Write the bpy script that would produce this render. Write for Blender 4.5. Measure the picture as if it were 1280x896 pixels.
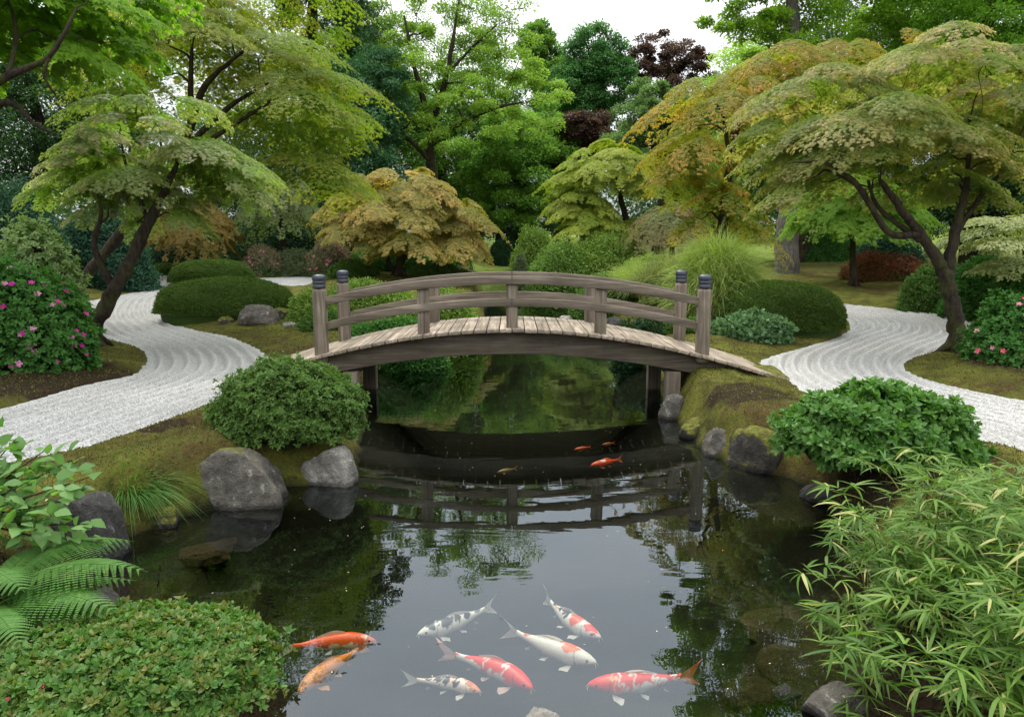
import bpy, bmesh, math, random
import numpy as np
from mathutils import Vector, noise as mnoise

for _o in list(bpy.data.objects):
    bpy.data.objects.remove(_o)
S = bpy.context.scene
COL = S.collection
R = math.radians
# ------------------------------------------------------------------ camera
F, EYE, HOR = 900.0, 2.2, 300.0
PITCH = math.atan((448 - HOR) / F)
cam_d = bpy.data.cameras.new('camera')
cam_d.sensor_width = 36
cam_d.lens = F / 1280 * 36
cam_d.clip_start = 0.05
cam_d.clip_end = 2000
cam = bpy.data.objects.new('camera', cam_d)
COL.objects.link(cam)
cam.location = (0, 0, EYE)
cam.rotation_euler = (R(90) - PITCH, 0, 0)
S.camera = cam
S.render.resolution_x, S.render.resolution_y = 1024, 716
# ------------------------------------------------------------------ light
SUN_EL, SUN_AZ = R(58), R(-25)          # azimuth from +Y towards +X
w = bpy.data.worlds.new('World')
S.world = w
w.use_nodes = True
nt = w.node_tree
nt.nodes.clear()
def N(t, k, **kw):
    n = t.nodes.new(k)
    for a, b in kw.items():
        setattr(n, a, b)
    return n
wo = N(nt, 'ShaderNodeOutputWorld')
bg = N(nt, 'ShaderNodeBackground')
sky = N(nt, 'ShaderNodeTexSky', sky_type='NISHITA', sun_disc=False, sun_elevation=SUN_EL, sun_rotation=SUN_AZ)
hs = N(nt, 'ShaderNodeHueSaturation')
hs.inputs['Saturation'].default_value = 0.25
nt.links.new(sky.outputs[0], hs.inputs['Color'])
# a closed cloud deck: brighter overhead than at the horizon, with soft structure
tc = N(nt, 'ShaderNodeTexCoord')
sep = N(nt, 'ShaderNodeSeparateXYZ')
nt.links.new(tc.outputs['Generated'], sep.inputs[0])
mr = N(nt, 'ShaderNodeMapRange')
mr.inputs[1].default_value = 0.0; mr.inputs[2].default_value = 1.0
mr.inputs[3].default_value = 3.9; mr.inputs[4].default_value = 28.0
nt.links.new(sep.outputs[2], mr.inputs[0])
mp = N(nt, 'ShaderNodeMapping')
mp.inputs['Scale'].default_value = (1.0, 1.0, 3.0)
nt.links.new(tc.outputs['Generated'], mp.inputs[0])
cn = N(nt, 'ShaderNodeTexNoise')
cn.inputs['Scale'].default_value = 2.2; cn.inputs['Detail'].default_value = 5; cn.inputs['Roughness'].default_value = 0.5
nt.links.new(mp.outputs[0], cn.inputs['Vector'])
cr = N(nt, 'ShaderNodeValToRGB')
cr.color_ramp.elements[0].position = 0.3; cr.color_ramp.elements[0].color = (0.68, 0.72, 0.78, 1)
cr.color_ramp.elements[1].position = 0.7; cr.color_ramp.elements[1].color = (1.0, 1.0, 1.0, 1)
nt.links.new(cn.outputs[0], cr.inputs[0])
vm = N(nt, 'ShaderNodeVectorMath', operation='SCALE')
nt.links.new(cr.outputs[0], vm.inputs[0]); nt.links.new(mr.outputs[0], vm.inputs['Scale'])
mx = N(nt, 'ShaderNodeMixRGB')
mx.inputs[0].default_value = 0.95
nt.links.new(hs.outputs[0], mx.inputs[1]); nt.links.new(vm.outputs[0], mx.inputs[2])
nt.links.new(mx.outputs[0], bg.inputs[0])
bg.inputs[1].default_value = 0.1
nt.links.new(bg.outputs[0], wo.inputs[0])
sl = bpy.data.lights.new('sun', 'SUN')
sl.energy = 1.5
sl.angle = R(16)
sl.color = (1.0, 0.95, 0.84)
sun = bpy.data.objects.new('sun', sl)
COL.objects.link(sun)
_d = Vector((math.sin(SUN_AZ) * math.cos(SUN_EL), math.cos(SUN_AZ) * math.cos(SUN_EL), math.sin(SUN_EL)))
sun.rotation_euler = _d.to_track_quat('Z', 'Y').to_euler()
S.view_settings.view_transform = 'Standard'
S.view_settings.look = 'None'
S.view_settings.gamma = 1
S.view_settings.use_curve_mapping = False
S.view_settings.exposure = 0.76
S.cycles.max_bounces = 7
S.cycles.diffuse_bounces = 3
S.cycles.glossy_bounces = 3
S.cycles.transmission_bounces = 5
S.cycles.transparent_max_bounces = 8
S.cycles.caustics_reflective = False
S.cycles.caustics_refractive = False
S.cycles.use_denoising = True
S.cycles.sample_clamp_indirect = 4

# ------------------------------------------------------------------ geometry of the view -> places in the garden
cp, sp = math.cos(PITCH), math.sin(PITCH)
def ray(px, py):
    v = 448 - py
    return np.array([px - 640, F * cp + v * sp, -F * sp + v * cp])
def at(px, py, Y):
    """point of the view line through a photo pixel at distance Y ahead"""
    d = ray(px, py)
    return d * (Y / d[1]) + np.array([0, 0, EYE])
def onz(px, py, z=0.0):
    d = ray(px, py)
    return (d * ((z - EYE) / d[2]) + np.array([0, 0, EYE]))[:2]
def ss(x, a, b):
    t = np.clip((x - a) / (b - a), 0, 1)
    return t * t * (3 - 2 * t)
def base(x, y):
    x = np.asarray(x, float); y = np.asarray(y, float)
    side = ss(np.abs(x - 0.6), 1.2, 5.0)
    g = 0.38 + 0.045 * (np.clip(y, 13, 36) - 13) * (0.25 + 0.75 * side)
    g = g + 0.02 * (np.clip(y, 36, 120) - 36) + ss(np.abs(x), 10, 40) * 1.6 * ss(y, 6, 20)
    return g * (0.42 + 0.58 * ss(y, 3.0, 6.6))
def onground(px, py):
    d = ray(px, py); ys = np.arange(1.5, 75, 0.04)
    P = d[None] * (ys / d[1])[:, None]
    k = np.argmax(P[:, 2] + EYE < base(P[:, 0], P[:, 1])) or -1
    return P[k][:2]
def catmull(P, n, closed=False):
    P = np.asarray(P, float); m = len(P); out = []
    for i in range(m if closed else m - 1):
        if closed: a, b, c, d = P[i - 1], P[i], P[(i + 1) % m], P[(i + 2) % m]
        else: a, b, c, d = P[max(i - 1, 0)], P[i], P[i + 1], P[min(i + 2, m - 1)]
        for t in np.arange(n) / n:
            out.append(0.5 * (2 * b + (c - a) * t + (2 * a - 5 * b + 4 * c - d) * t * t + (3 * b - a - 3 * c + d) * t ** 3))
    if not closed: out.append(P[-1])
    return np.array(out)
def sdf(poly, x, y):
    """signed distance, negative inside"""
    x = x.ravel(); y = y.ravel()
    d = np.full(x.shape, 1e18); ins = np.zeros(x.shape, bool)
    n = len(poly)
    for i in range(n):
        ax, ay = poly[i]; bx, by = poly[(i + 1) % n]
        ex, ey = bx - ax, by - ay
        wx, wy = x - ax, y - ay
        t = np.clip((wx * ex + wy * ey) / (ex * ex + ey * ey + 1e-12), 0, 1)
        d = np.minimum(d, (wx - ex * t) ** 2 + (wy - ey * t) ** 2)
        c = ((ay <= y) & (by > y)) | ((by <= y) & (ay > y))
        if abs(ey) > 1e-12:
            ins ^= c & (x < ax + (y - ay) * ex / ey)
    return np.where(ins, -1, 1) * np.sqrt(d)
def ldist(line, x, y):
    """signed distance to an open line (sign = side)"""
    x = x.ravel(); y = y.ravel()
    d = np.full(x.shape, 1e18); sg = np.ones(x.shape)
    for i in range(len(line) - 1):
        ax, ay = line[i]; bx, by = line[i + 1]
        ex, ey = bx - ax, by - ay
        wx, wy = x - ax, y - ay
        t = np.clip((wx * ex + wy * ey) / (ex * ex + ey * ey + 1e-12), 0, 1)
        q = (wx - ex * t) ** 2 + (wy - ey * t) ** 2
        k = q < d
        d = np.where(k, q, d)
        sg = np.where(k, np.sign(ex * wy - ey * wx), sg)
    return sg * np.sqrt(d)

POND = [onz(*p) for p in [(95, 775), (118, 702), (165, 672), (232, 650), (350, 612), (445, 597), (452, 545), (450, 500), (478, 462), (530, 441),
                          (600, 422), (606, 400), (606, 380), (614, 358)]]
POND += [onz(*p) for p in [(700, 358), (716, 378), (752, 404), (798, 425), (806, 458), (834, 490), (838, 515), (862, 550), (905, 578), (985, 600),
                           (1055, 650), (1075, 720), (1060, 800), (1075, 896)]]
POND += [np.array(p) for p in [(1.9, 2.2), (3.0, 0.5), (4.0, -4.0), (-4.5, -4.0), (-3.2, 0.5), (-2.2, 2.2)]]
POND = catmull(POND, 5, True)
LPATH = [(-420, 700), (-420, 560), (-60, 520), (0, 512), (100, 484), (168, 468), (183, 448), (173, 436), (141, 427), (108, 418), (92, 400), (101, 380), (118, 376), (150, 369),
         (183, 363.5), (200, 361), (219, 361), (206, 378), (200, 394), (235, 411), (285, 421), (322, 437), (336, 448), (340, 458), (330, 480), (283, 499), (222, 522), (151, 549), (95, 565), (-40, 600), (-200, 700)]
LPATH = catmull([onground(*p) for p in LPATH], 5, True)
GPATH = catmull([onground(*p) for p in [(183, 364), (176, 352), (166, 343), (165, 334), (185, 333), (212, 345), (220, 361)]], 5, True)
FPATH = catmull([onground(*p) for p in [(318, 349), (345, 347), (392, 346), (400, 350), (380, 358), (355, 361), (300, 362), (270, 358)]], 5, True)
RPATH = [(984, 476), (962, 462), (948, 454), (975, 443), (1021, 430), (1050, 420), (1063, 411), (1058, 401), (1046, 391), (1043, 380.5), (1080, 383), (1131, 388), (1180, 393),
         (1215, 398), (1212, 408), (1188, 436), (1150, 446), (1130, 458), (1153, 473), (1214, 489), (1290, 503), (1420, 520), (1700, 560), (1700, 720), (1420, 640), (1285, 569), (1207, 551), (1120, 530), (1024, 500), (1002, 491)]
RPATH = catmull([onground(*p) for p in RPATH], 5, True)
LLINE = catmull([onground(*p) for p in [(-420, 640), (-60, 560), (30, 535), (130, 505), (220, 477), (245, 455), (225, 432), (170, 412), (150, 392), (165, 372), (200, 362), (225, 352)]], 6)
RLINE = catmull([onground(*p) for p in [(1500, 620), (1290, 535), (1180, 512), (1075, 480), (1050, 450), (1090, 428), (1130, 412), (1110, 397), (1040, 378)]], 6)

def lump(x, y, s=1.0):
    return (np.sin(1.7 * s * x + 0.4 + 1.3 * np.sin(0.9 * s * y)) * np.sin(1.9 * s * y + 1.1 * np.sin(1.3 * s * x + 2)) +
            0.5 * np.sin(4.1 * s * x + 2.2 * np.sin(3.3 * s * y)) * np.sin(3.7 * s * y + 1.0)) / 1.5
def hfield(x, y, full=False):
    x = np.asarray(x, float); y = np.asarray(y, float); shp = x.shape
    dp = sdf(POND, x, y)
    dl = np.minimum.reduce([sdf(LPATH, x, y), sdf(RPATH, x, y), sdf(GPATH, x, y), sdf(FPATH, x, y)])
    X, Y = x.ravel(), y.ravel()
    b = base(X, Y)
    far = ss(Y, 25, 45)
    dl = dl + 0.012 * np.sin(23 * X + 5 * np.sin(9 * Y)) + 0.01 * np.sin(31 * Y + 4 * np.sin(13 * X))
    moss = 0.02 + 0.035 * ss(dl, 0, 0.12) + 0.1 * ss(dl, 0.1, 1.0) + (0.05 * lump(X, Y, 1.0) + 0.026 * lump(X, Y, 4.1) + 0.012 * lump(X + 3, Y, 11.) + 0.006 * lump(X, Y + 5, 27.)) * ss(dl, 0.05, 0.6)
    g = b + np.where(dl > 0, moss, 0.02 - 0.09 * ss(-dl, 0, 0.06)) * (1 - 0.5 * far)
    dpw = dp + 0.05 * lump(X, Y, 2.3) + 0.03 * lump(X, Y, 6.)
    bank = ss(dpw, -0.02, 0.42) ** 0.8
    h = g * bank + (-0.9) * ss(-dpw, -0.05, 1.3) - 0.03 * (1 - bank)
    return (h.reshape(shp), dp.reshape(shp), dl.reshape(shp)) if full else h.reshape(shp)
def gz(x, y):
    return float(hfield(np.array([x]), np.array([y]))[0])

# ------------------------------------------------------------------ materials
def newmat(name):
    m = bpy.data.materials.new(name); m.use_nodes = True
    t = m.node_tree; t.nodes.clear()
    return m, t
def L(t, a, b): t.links.new(a, b)
def noise(t, scale, detail=4, rough=0.55, vec=None, dist=0.0):
    n = N(t, 'ShaderNodeTexNoise')
    n.inputs['Scale'].default_value = scale; n.inputs['Detail'].default_value = detail; n.inputs['Roughness'].default_value = rough; n.inputs['Distortion'].default_value = dist
    if vec is not None: L(t, vec, n.inputs['Vector'])
    return n
def ramp(t, fac, stops):
    r = N(t, 'ShaderNodeValToRGB'); e = r.color_ramp.elements
    while len(e) < len(stops): e.new(0.5)
    for k, (p, c) in enumerate(stops):
        e[k].position = p; e[k].color = (c[0], c[1], c[2], 1) if hasattr(c, '__len__') else (c, c, c, 1)
    L(t, fac, r.inputs[0])
    return r
def mix(t, fac, a, b, mode='MIX'):
    m = N(t, 'ShaderNodeMixRGB', blend_type=mode)
    for s, v in ((m.inputs[0], fac), (m.inputs[1], a), (m.inputs[2], b)):
        if hasattr(v, 'links'): L(t, v, s)
        elif hasattr(v, '__len__'): s.default_value = (v[0], v[1], v[2], 1)
        else: s.default_value = v
    return m.outputs[0]
def math_(t, op, a, b=0.0):
    m = N(t, 'ShaderNodeMath', operation=op)
    for s, v in ((m.inputs[0], a), (m.inputs[1], b)):
        if hasattr(v, 'links'): L(t, v, s)
        else: s.default_value = v
    return m.outputs[0]
def attr(t, name):
    a = N(t, 'ShaderNodeAttribute'); a.attribute_name = name
    return a
def finish(t, color, rough=0.8, bump=None, bs=0.5, bd=0.02, spec=0.3, extra=None):
    p = N(t, 'ShaderNodeBsdfPrincipled'); o = N(t, 'ShaderNodeOutputMaterial')
    if hasattr(color, 'links'): L(t, color, p.inputs['Base Color'])
    else: p.inputs['Base Color'].default_value = (*color, 1)
    if hasattr(rough, 'links'): L(t, rough, p.inputs['Roughness'])
    else: p.inputs['Roughness'].default_value = rough
    p.inputs['Specular IOR Level'].default_value = spec
    if bump is not None:
        b = N(t, 'ShaderNodeBump'); b.inputs['Strength'].default_value = bs; b.inputs['Distance'].default_value = bd
        L(t, bump, b.inputs['Height']); L(t, b.outputs[0], p.inputs['Normal'])
    L(t, p.outputs[0], o.inputs[0])
    return p
_lm = {}
def leaf_mat(name, c1, c2, tip=None, trans=0.35, rough=0.5, spec=0.35):
    """c1..c2 range of leaf colours, tip = colour of the young growth"""
    if name in _lm: return _lm[name]
    m, t = newmat(name)
    a = attr(t, 'r')
    col = mix(t, a.outputs['Fac'], c1, c2)
    if tip is not None: col = mix(t, attr(t, 'tip').outputs['Fac'], col, tip)
    p = N(t, 'ShaderNodeBsdfPrincipled'); L(t, col, p.inputs['Base Color'])
    p.inputs['Roughness'].default_value = rough + .08; p.inputs['Specular IOR Level'].default_value = spec * .5
    tr = N(t, 'ShaderNodeBsdfTranslucent')
    tcx = mix(t, 1.0, col, (1.5, 1.7, 0.7), 'MULTIPLY'); L(t, tcx, tr.inputs[0])
    ms = N(t, 'ShaderNodeMixShader'); ms.inputs[0].default_value = trans
    L(t, p.outputs[0], ms.inputs[1]); L(t, tr.outputs[0], ms.inputs[2])
    o = N(t, 'ShaderNodeOutputMaterial'); L(t, ms.outputs[0], o.inputs[0])
    _lm[name] = m
    return m

# ------------------------------------------------------------------ objects
def tag(o, label=None, cat=None, group=None, kind=None):
    if label: o['label'] = label
    if cat: o['category'] = cat
    if group: o['group'] = group
    if kind: o['kind'] = kind
    return o
def empty(name, loc, label=None, cat=None, group=None, rz=0):
    o = bpy.data.objects.new(name, None); COL.objects.link(o)
    o.location = [float(c) for c in loc]; o.rotation_euler = (0, 0, rz); o.empty_display_size = 0.2
    return tag(o, label, cat, group)
def link(name, me, mat=None, parent=None, world=True):
    if mat is not None: me.materials.append(mat)
    o = bpy.data.objects.new(name, me); COL.objects.link(o)
    if parent is not None:
        o.parent = parent
        if world:   # geometry given in world coordinates
            p = parent; off = Vector((0, 0, 0))
            while p is not None: off += Vector(p.location); p = p.parent
            o.location = -off
    return o
class MB:
    """collects quads"""
    def __init__(s): s.V = []; s.Fq = []; s.n = 0; s.A = {}
    def add(s, V, Fq, **attrs):
        V = np.asarray(V, np.float32).reshape(-1, 3); Fq = np.asarray(Fq, np.int64).reshape(-1, 4)
        s.V.append(V); s.Fq.append(Fq + s.n); s.n += len(V)
        for k in set(list(s.A) + list(attrs)):
            v = attrs.get(k, 0.0)
            v = np.full(len(Fq), v, np.float32) if np.isscalar(v) else np.asarray(v, np.float32)
            if k not in s.A: s.A[k] = [np.zeros(sum(len(f) for f in s.Fq[:-1]), np.float32)] if len(s.Fq) > 1 else []
            s.A[k].append(v)
    def mesh(s, name, smooth=False):
        V = np.concatenate(s.V); Q = np.concatenate(s.Fq).astype(np.int32)
        me = bpy.data.meshes.new(name)
        me.vertices.add(len(V)); me.vertices.foreach_set('co', V.ravel())
        me.loops.add(Q.size); me.loops.foreach_set('vertex_index', Q.ravel())
        me.polygons.add(len(Q)); me.polygons.foreach_set('loop_start', np.arange(0, Q.size, 4, dtype=np.int32))
        me.polygons.foreach_set('loop_total', np.full(len(Q), 4, np.int32))
        if smooth: me.polygons.foreach_set('use_smooth', np.ones(len(Q), bool))
        for k, v in s.A.items():
            me.attributes.new(k, 'FLOAT', 'FACE').data.foreach_set('value', np.concatenate(v))
        me.update(calc_edges=True)
        return me
    def build(s, name, mat, parent=None, smooth=False, world=True):
        return link(name, s.mesh(name, smooth), mat, parent, world)
def grid_mesh(name, X, Y, Z, keep=None, vattr=None):
    """heightfield of quads; keep = boolean per vertex"""
    nr, nc = X.shape
    idx = np.arange(nr * nc).reshape(nr, nc)
    Q = np.stack([idx[:-1, :-1], idx[:-1, 1:], idx[1:, 1:], idx[1:, :-1]], -1).reshape(-1, 4)
    if keep is not None:
        k = keep.ravel(); Q = Q[k[Q].all(1)]
        used = np.zeros(nr * nc, bool); used[Q.ravel()] = True
        re = np.cumsum(used) - 1
        Q = re[Q]
    else: used = np.ones(nr * nc, bool)
    V = np.stack([X.ravel(), Y.ravel(), Z.ravel()], 1)[used].astype(np.float32)
    me = bpy.data.meshes.new(name)
    me.vertices.add(len(V)); me.vertices.foreach_set('co', V.ravel())
    Q = Q.astype(np.int32)
    me.loops.add(Q.size); me.loops.foreach_set('vertex_index', Q.ravel())
    me.polygons.add(len(Q)); me.polygons.foreach_set('loop_start', np.arange(0, Q.size, 4, dtype=np.int32))
    me.polygons.foreach_set('loop_total', np.full(len(Q), 4, np.int32))
    me.polygons.foreach_set('use_smooth', np.ones(len(Q), bool))
    for k, v in (vattr or {}).items():
        me.attributes.new(k, 'FLOAT', 'POINT').data.foreach_set('value', v.ravel()[used].astype(np.float32))
    me.update(calc_edges=True)
    return me
def unit(v, axis=-1): return v / (np.linalg.norm(v, axis=axis, keepdims=True) + 1e-9)
def tube(mb, P, rad, sides=8, **at_):
    P = np.asarray(P, float); n = len(P)
    rad = np.broadcast_to(np.asarray(rad, float), (n,))
    T = unit(np.gradient(P, axis=0))
    ref = np.array([0.31, 0.87, 0.2]) if np.abs(T[:, 2]).max() > 0.8 else np.array([0, 0, 1.0])
    A = unit(np.cross(T, ref)); B = np.cross(T, A)
    a = np.arange(sides) / sides * 2 * math.pi
    V = P[:, None] + rad[:, None, None] * (np.cos(a)[None, :, None] * A[:, None] + np.sin(a)[None, :, None] * B[:, None])
    i = np.arange(n - 1)[:, None] * sides; j = np.arange(sides)[None]; j2 = (j + 1) % sides
    Q = np.stack([i + j, i + j2, i + sides + j2, i + sides + j], -1).reshape(-1, 4)
    mb.add(V.reshape(-1, 3), Q, **at_)
def box(mb, c, s, rz=0, rx=0, ry=0):
    x, y, z = np.array(s) / 2
    V = np.array([[a, b, d] for d in (-z, z) for a, b in ((-x, -y), (x, -y), (x, y), (-x, y))], float)
    ca, sa = math.cos(ry), math.sin(ry)
    V = V @ np.array([[ca, 0, -sa], [0, 1, 0], [sa, 0, ca]])
    ca, sa = math.cos(rz), math.sin(rz)
    V = V @ np.array([[ca, sa, 0], [-sa, ca, 0], [0, 0, 1]])
    mb.add(V + np.array(c), [[3, 2, 1, 0], [4, 5, 6, 7], [0, 1, 5, 4], [1, 2, 6, 5], [2, 3, 7, 6], [3, 0, 4, 7]])
def bevel(o, w=0.006, seg=2):
    m = o.modifiers.new('bevel', 'BEVEL'); m.width = w; m.segments = seg; m.limit_method = 'ANGLE'; m.angle_limit = R(35)
    return o

# ------------------------------------------------------------------ setting: ground
def view_grid(y0, y1, ny, s0, s1, ns):
    y = y0 * (y1 / y0) ** (np.arange(ny) / (ny - 1)); s = np.linspace(s0, s1, ns)
    Y = np.repeat(y[:, None], ns, 1); X = s[None] * (Y + 1.5)
    return X, Y
def ground_mat():
    m, t = newmat('moss_ground')
    geo = N(t, 'ShaderNodeNewGeometry').outputs['Position']
    n1 = noise(t, 0.55, 5, 0.6, geo, 0.4); n2 = noise(t, 3.1, 6, 0.65, geo); n3 = noise(t, 45, 3, 0.6, geo); n4 = noise(t, 160, 2, 0.6, geo)
    mossc = ramp(t, n2.outputs[0], [(0.3, (0.040, 0.036, 0.012)), (0.42, (0.080, 0.080, 0.017)), (0.55, (0.125, 0.130, 0.023)), (0.72, (0.19, 0.175, 0.033))]).outputs[0]
    brown = ramp(t, n3.outputs[0], [(0.3, (0.030, 0.018, 0.009)), (0.6, (0.085, 0.052, 0.022)), (0.8, (0.15, 0.10, 0.045))]).outputs[0]
    fb = ramp(t, math_(t, 'ADD', n1.outputs[0], math_(t, 'MULTIPLY', math_(t, 'SUBTRACT', n2.outputs[0], 0.5), 0.6)), [(0.53, 0.0), (0.63, 0.85)]).outputs[0]
    c = mix(t, fb, mossc, brown)
    c = mix(t, 0.7, c, ramp(t, n4.outputs[0], [(0.3, 0.4), (0.6, 1.0), (0.8, 1.5)]).outputs[0], 'MULTIPLY')
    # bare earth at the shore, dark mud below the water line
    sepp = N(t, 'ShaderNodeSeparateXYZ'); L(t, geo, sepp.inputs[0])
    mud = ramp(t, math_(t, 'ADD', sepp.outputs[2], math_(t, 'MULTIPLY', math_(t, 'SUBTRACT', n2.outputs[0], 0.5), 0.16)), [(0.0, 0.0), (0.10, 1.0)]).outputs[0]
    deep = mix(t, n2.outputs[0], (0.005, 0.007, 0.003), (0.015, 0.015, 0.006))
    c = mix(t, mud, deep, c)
    # far lawn
    lawn = mix(t, n3.outputs[0], (0.09, 0.13, 0.02), (0.16, 0.21, 0.04))
    farf = ramp(t, math_(t, 'DIVIDE', sepp.outputs[1], 40.0), [(0.68, 0.0), (0.8, 1.0)]).outputs[0]
    c = mix(t, farf, c, lawn)
    soil_shade = ramp(t, n3.outputs[0], [(0.3, (0.010, 0.007, 0.004)), (0.7, (0.045, 0.030, 0.017))]).outputs[0]  # dark earth under bamboo and bushes, with their shade painted into its colour
    sf = ramp(t, math_(t, 'ADD', attr(t, 'soil_shade').outputs['Fac'], math_(t, 'MULTIPLY', math_(t, 'SUBTRACT', n2.outputs[0], 0.5), 0.8)), [(0.42, 0.0), (0.58, 1.0)]).outputs[0]
    c = mix(t, sf, c, soil_shade)
    bmp = math_(t, 'ADD', math_(t, 'MULTIPLY', n3.outputs[0], 1.0), math_(t, 'MULTIPLY', n4.outputs[0], 0.5))
    finish(t, c, 0.95, bmp, 0.9, 0.03, spec=0.1)
    return m
M = {}
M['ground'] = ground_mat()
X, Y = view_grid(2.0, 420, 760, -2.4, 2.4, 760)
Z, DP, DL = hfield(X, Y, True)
SOIL_SHADE = [(*onground(60, 480), 1.1), (2.5, 3.3, 1.3), (*onground(1110, 600), .5), (*onground(395, 520), .3), (*onground(1290, 470), .8), (-2.1, 3.4, 1.2), (-2.6, 4.3, .5), (*onground(205, 540), .25), (*onground(940, 505), .5)]  # spots of bare earth that also carry painted shade beneath the plants
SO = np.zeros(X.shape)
for a_, b_, r_ in SOIL_SHADE: SO = np.maximum(SO, 1.15 - np.hypot(X - a_, Y - b_) / r_ * .65)
g = link('ground', grid_mesh('ground', X, Y, Z, vattr={'soil_shade': SO}), M['ground']); tag(g, kind='structure', label='moss covered ground and pond bed of the garden')
# ground behind the viewpoint, down to the pond bed under the camera
Xb, Yb = np.meshgrid(np.linspace(-60, 60, 161), np.concatenate([np.linspace(-60, -8, 14), np.linspace(-7, 2.0, 60)]))
Zb = hfield(Xb, Yb) - 0.01
gb = link('ground', grid_mesh('ground', Xb, Yb, Zb, keep=np.abs(Xb) > -1), M['ground']); tag(gb, kind='structure', label='moss covered ground behind the viewpoint')

# ------------------------------------------------------------------ raked gravel
def gravel_mat():
    m, t = newmat('white_gravel')
    geo = N(t, 'ShaderNodeNewGeometry').outputs['Position']
    v = N(t, 'ShaderNodeTexVoronoi'); v.inputs['Scale'].default_value = 130; L(t, geo, v.inputs['Vector'])
    v2 = N(t, 'ShaderNodeTexVoronoi'); v2.inputs['Scale'].default_value = 75; L(t, geo, v2.inputs['Vector'])
    sepc = N(t, 'ShaderNodeSeparateColor'); L(t, v2.outputs['Color'], sepc.inputs[0])
    c = ramp(t, sepc.outputs[0], [(0.0, (0.21, 0.205, 0.19)), (0.25, (0.315, 0.31, 0.29)), (0.8, (0.40, 0.395, 0.375)), (1, (0.50, 0.50, 0.48))]).outputs[0]
    n = noise(t, 1.3, 4, 0.6, geo)
    c = mix(t, 1.0, c, ramp(t, n.outputs[0], [(0.35, 0.86), (0.6, 1.0)]).outputs[0], 'MULTIPLY')
    h = math_(t, 'ADD', math_(t, 'MULTIPLY', v.outputs['Distance'], -1.0), math_(t, 'MULTIPLY', v2.outputs['Distance'], -1.2))
    finish(t, c, 0.85, h, 0.6, 0.007, spec=0.2)
    return m
M['gravel'] = gravel_mat()
def gravel(name, poly, line, s0, s1, y0, y1, ny, ns, label, pitch=0.185, amp=0.034, mat=None, extra=None):
    X, Y = view_grid(y0, y1, ny, s0, s1, ns)
    d = sdf(poly, X, Y).reshape(X.shape)
    q = ldist(line, X, Y).reshape(X.shape) + 0.015 * lump(X, Y, 1.2)
    w_ = q / pitch
    rake = 1 - np.abs(2 * (w_ - np.floor(w_)) - 1); rake = ss(rake, 0.05, 0.95)
    rng = np.random.default_rng(3)
    edge = ss(-d, 0.02, 0.16)
    Z = base(X, Y) + 0.004 + amp * 2 * (rake - 0.5) * edge + rng.normal(0, 0.0004, X.shape) + 0.006 * lump(X, Y, 1.2)
    o = link(name, grid_mesh(name, X, Y, Z, keep=d < 0.14), mat or M['gravel'])
    return tag(o, label, None, None, 'structure')
gravel('gravel_path', LPATH, LLINE, -1.0, -0.2, 3.6, 24, 760, 620, 'white raked gravel path curving round the left garden')
gravel('gravel_path', RPATH, RLINE, 0.3, 1.05, 3.9, 22, 700, 620, 'white raked gravel path curving round the right garden')
m, t = newmat('grey_gravel')
geo = N(t, 'ShaderNodeNewGeometry').outputs['Position']
nn = noise(t, 60, 3, 0.7, geo)
finish(t, ramp(t, nn.outputs[0], [(0.3, (0.09, 0.09, 0.08)), (0.7, (0.27, 0.26, 0.24))]).outputs[0], 0.9, nn.outputs[0], 0.6, 0.02)
M['grey_gravel'] = m
gravel('footpath', GPATH, LLINE, -0.6, -0.35, 17, 34, 160, 120, 'grey gravel footpath winding off between the clipped bushes', amp=0.0, mat=M['grey_gravel'])
gravel('gravel_path', FPATH, LLINE, -0.5, -0.15, 17, 34, 160, 200, 'strip of white gravel behind the clipped bushes', amp=0.003)

# ------------------------------------------------------------------ water
def water_mat():
    m, t = newmat('pond_water')
    geo = N(t, 'ShaderNodeNewGeometry').outputs['Position']
    mp = N(t, 'ShaderNodeMapping'); mp.inputs['Scale'].default_value = (0.55, 1.6, 1); L(t, geo, mp.inputs[0])
    n1 = noise(t, 1.2, 3, 0.5, mp.outputs[0], 0.6); n2 = noise(t, 6.0, 2, 0.5, mp.outputs[0], 0.4)
    h = math_(t, 'ADD', n1.outputs[0], math_(t, 'MULTIPLY', n2.outputs[0], 0.05))
    b = N(t, 'ShaderNodeBump'); b.inputs['Strength'].default_value = 1.0; b.inputs['Distance'].default_value = 0.0030; L(t, h, b.inputs['Height'])
    fr = N(t, 'ShaderNodeFresnel'); fr.inputs['IOR'].default_value = 1.66; L(t, b.outputs[0], fr.inputs['Normal'])
    gl = N(t, 'ShaderNodeBsdfGlossy'); gl.inputs['Roughness'].default_value = 0.0; gl.inputs['Color'].default_value = (.82, .92, 1, 1); L(t, b.outputs[0], gl.inputs['Normal'])
    tr = N(t, 'ShaderNodeBsdfTransparent'); tr.inputs['Color'].default_value = (0.95, 0.96, 0.89, 1)
    ms = N(t, 'ShaderNodeMixShader'); L(t, fr.outputs[0], ms.inputs[0]); L(t, tr.outputs[0], ms.inputs[1]); L(t, gl.outputs[0], ms.inputs[2])
    o = N(t, 'ShaderNodeOutputMaterial'); L(t, ms.outputs[0], o.inputs[0])
    return m
M['water'] = water_mat()
Xw, Yw = np.meshgrid(np.linspace(-6, 6, 13), np.linspace(-4.5, 38, 44))
wt = link('pond_water', grid_mesh('pond_water', Xw, Yw, Xw * 0), M['water']); tag(wt, 'dark still pond water mirroring the bridge and the sky', None, None, 'structure')

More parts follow.
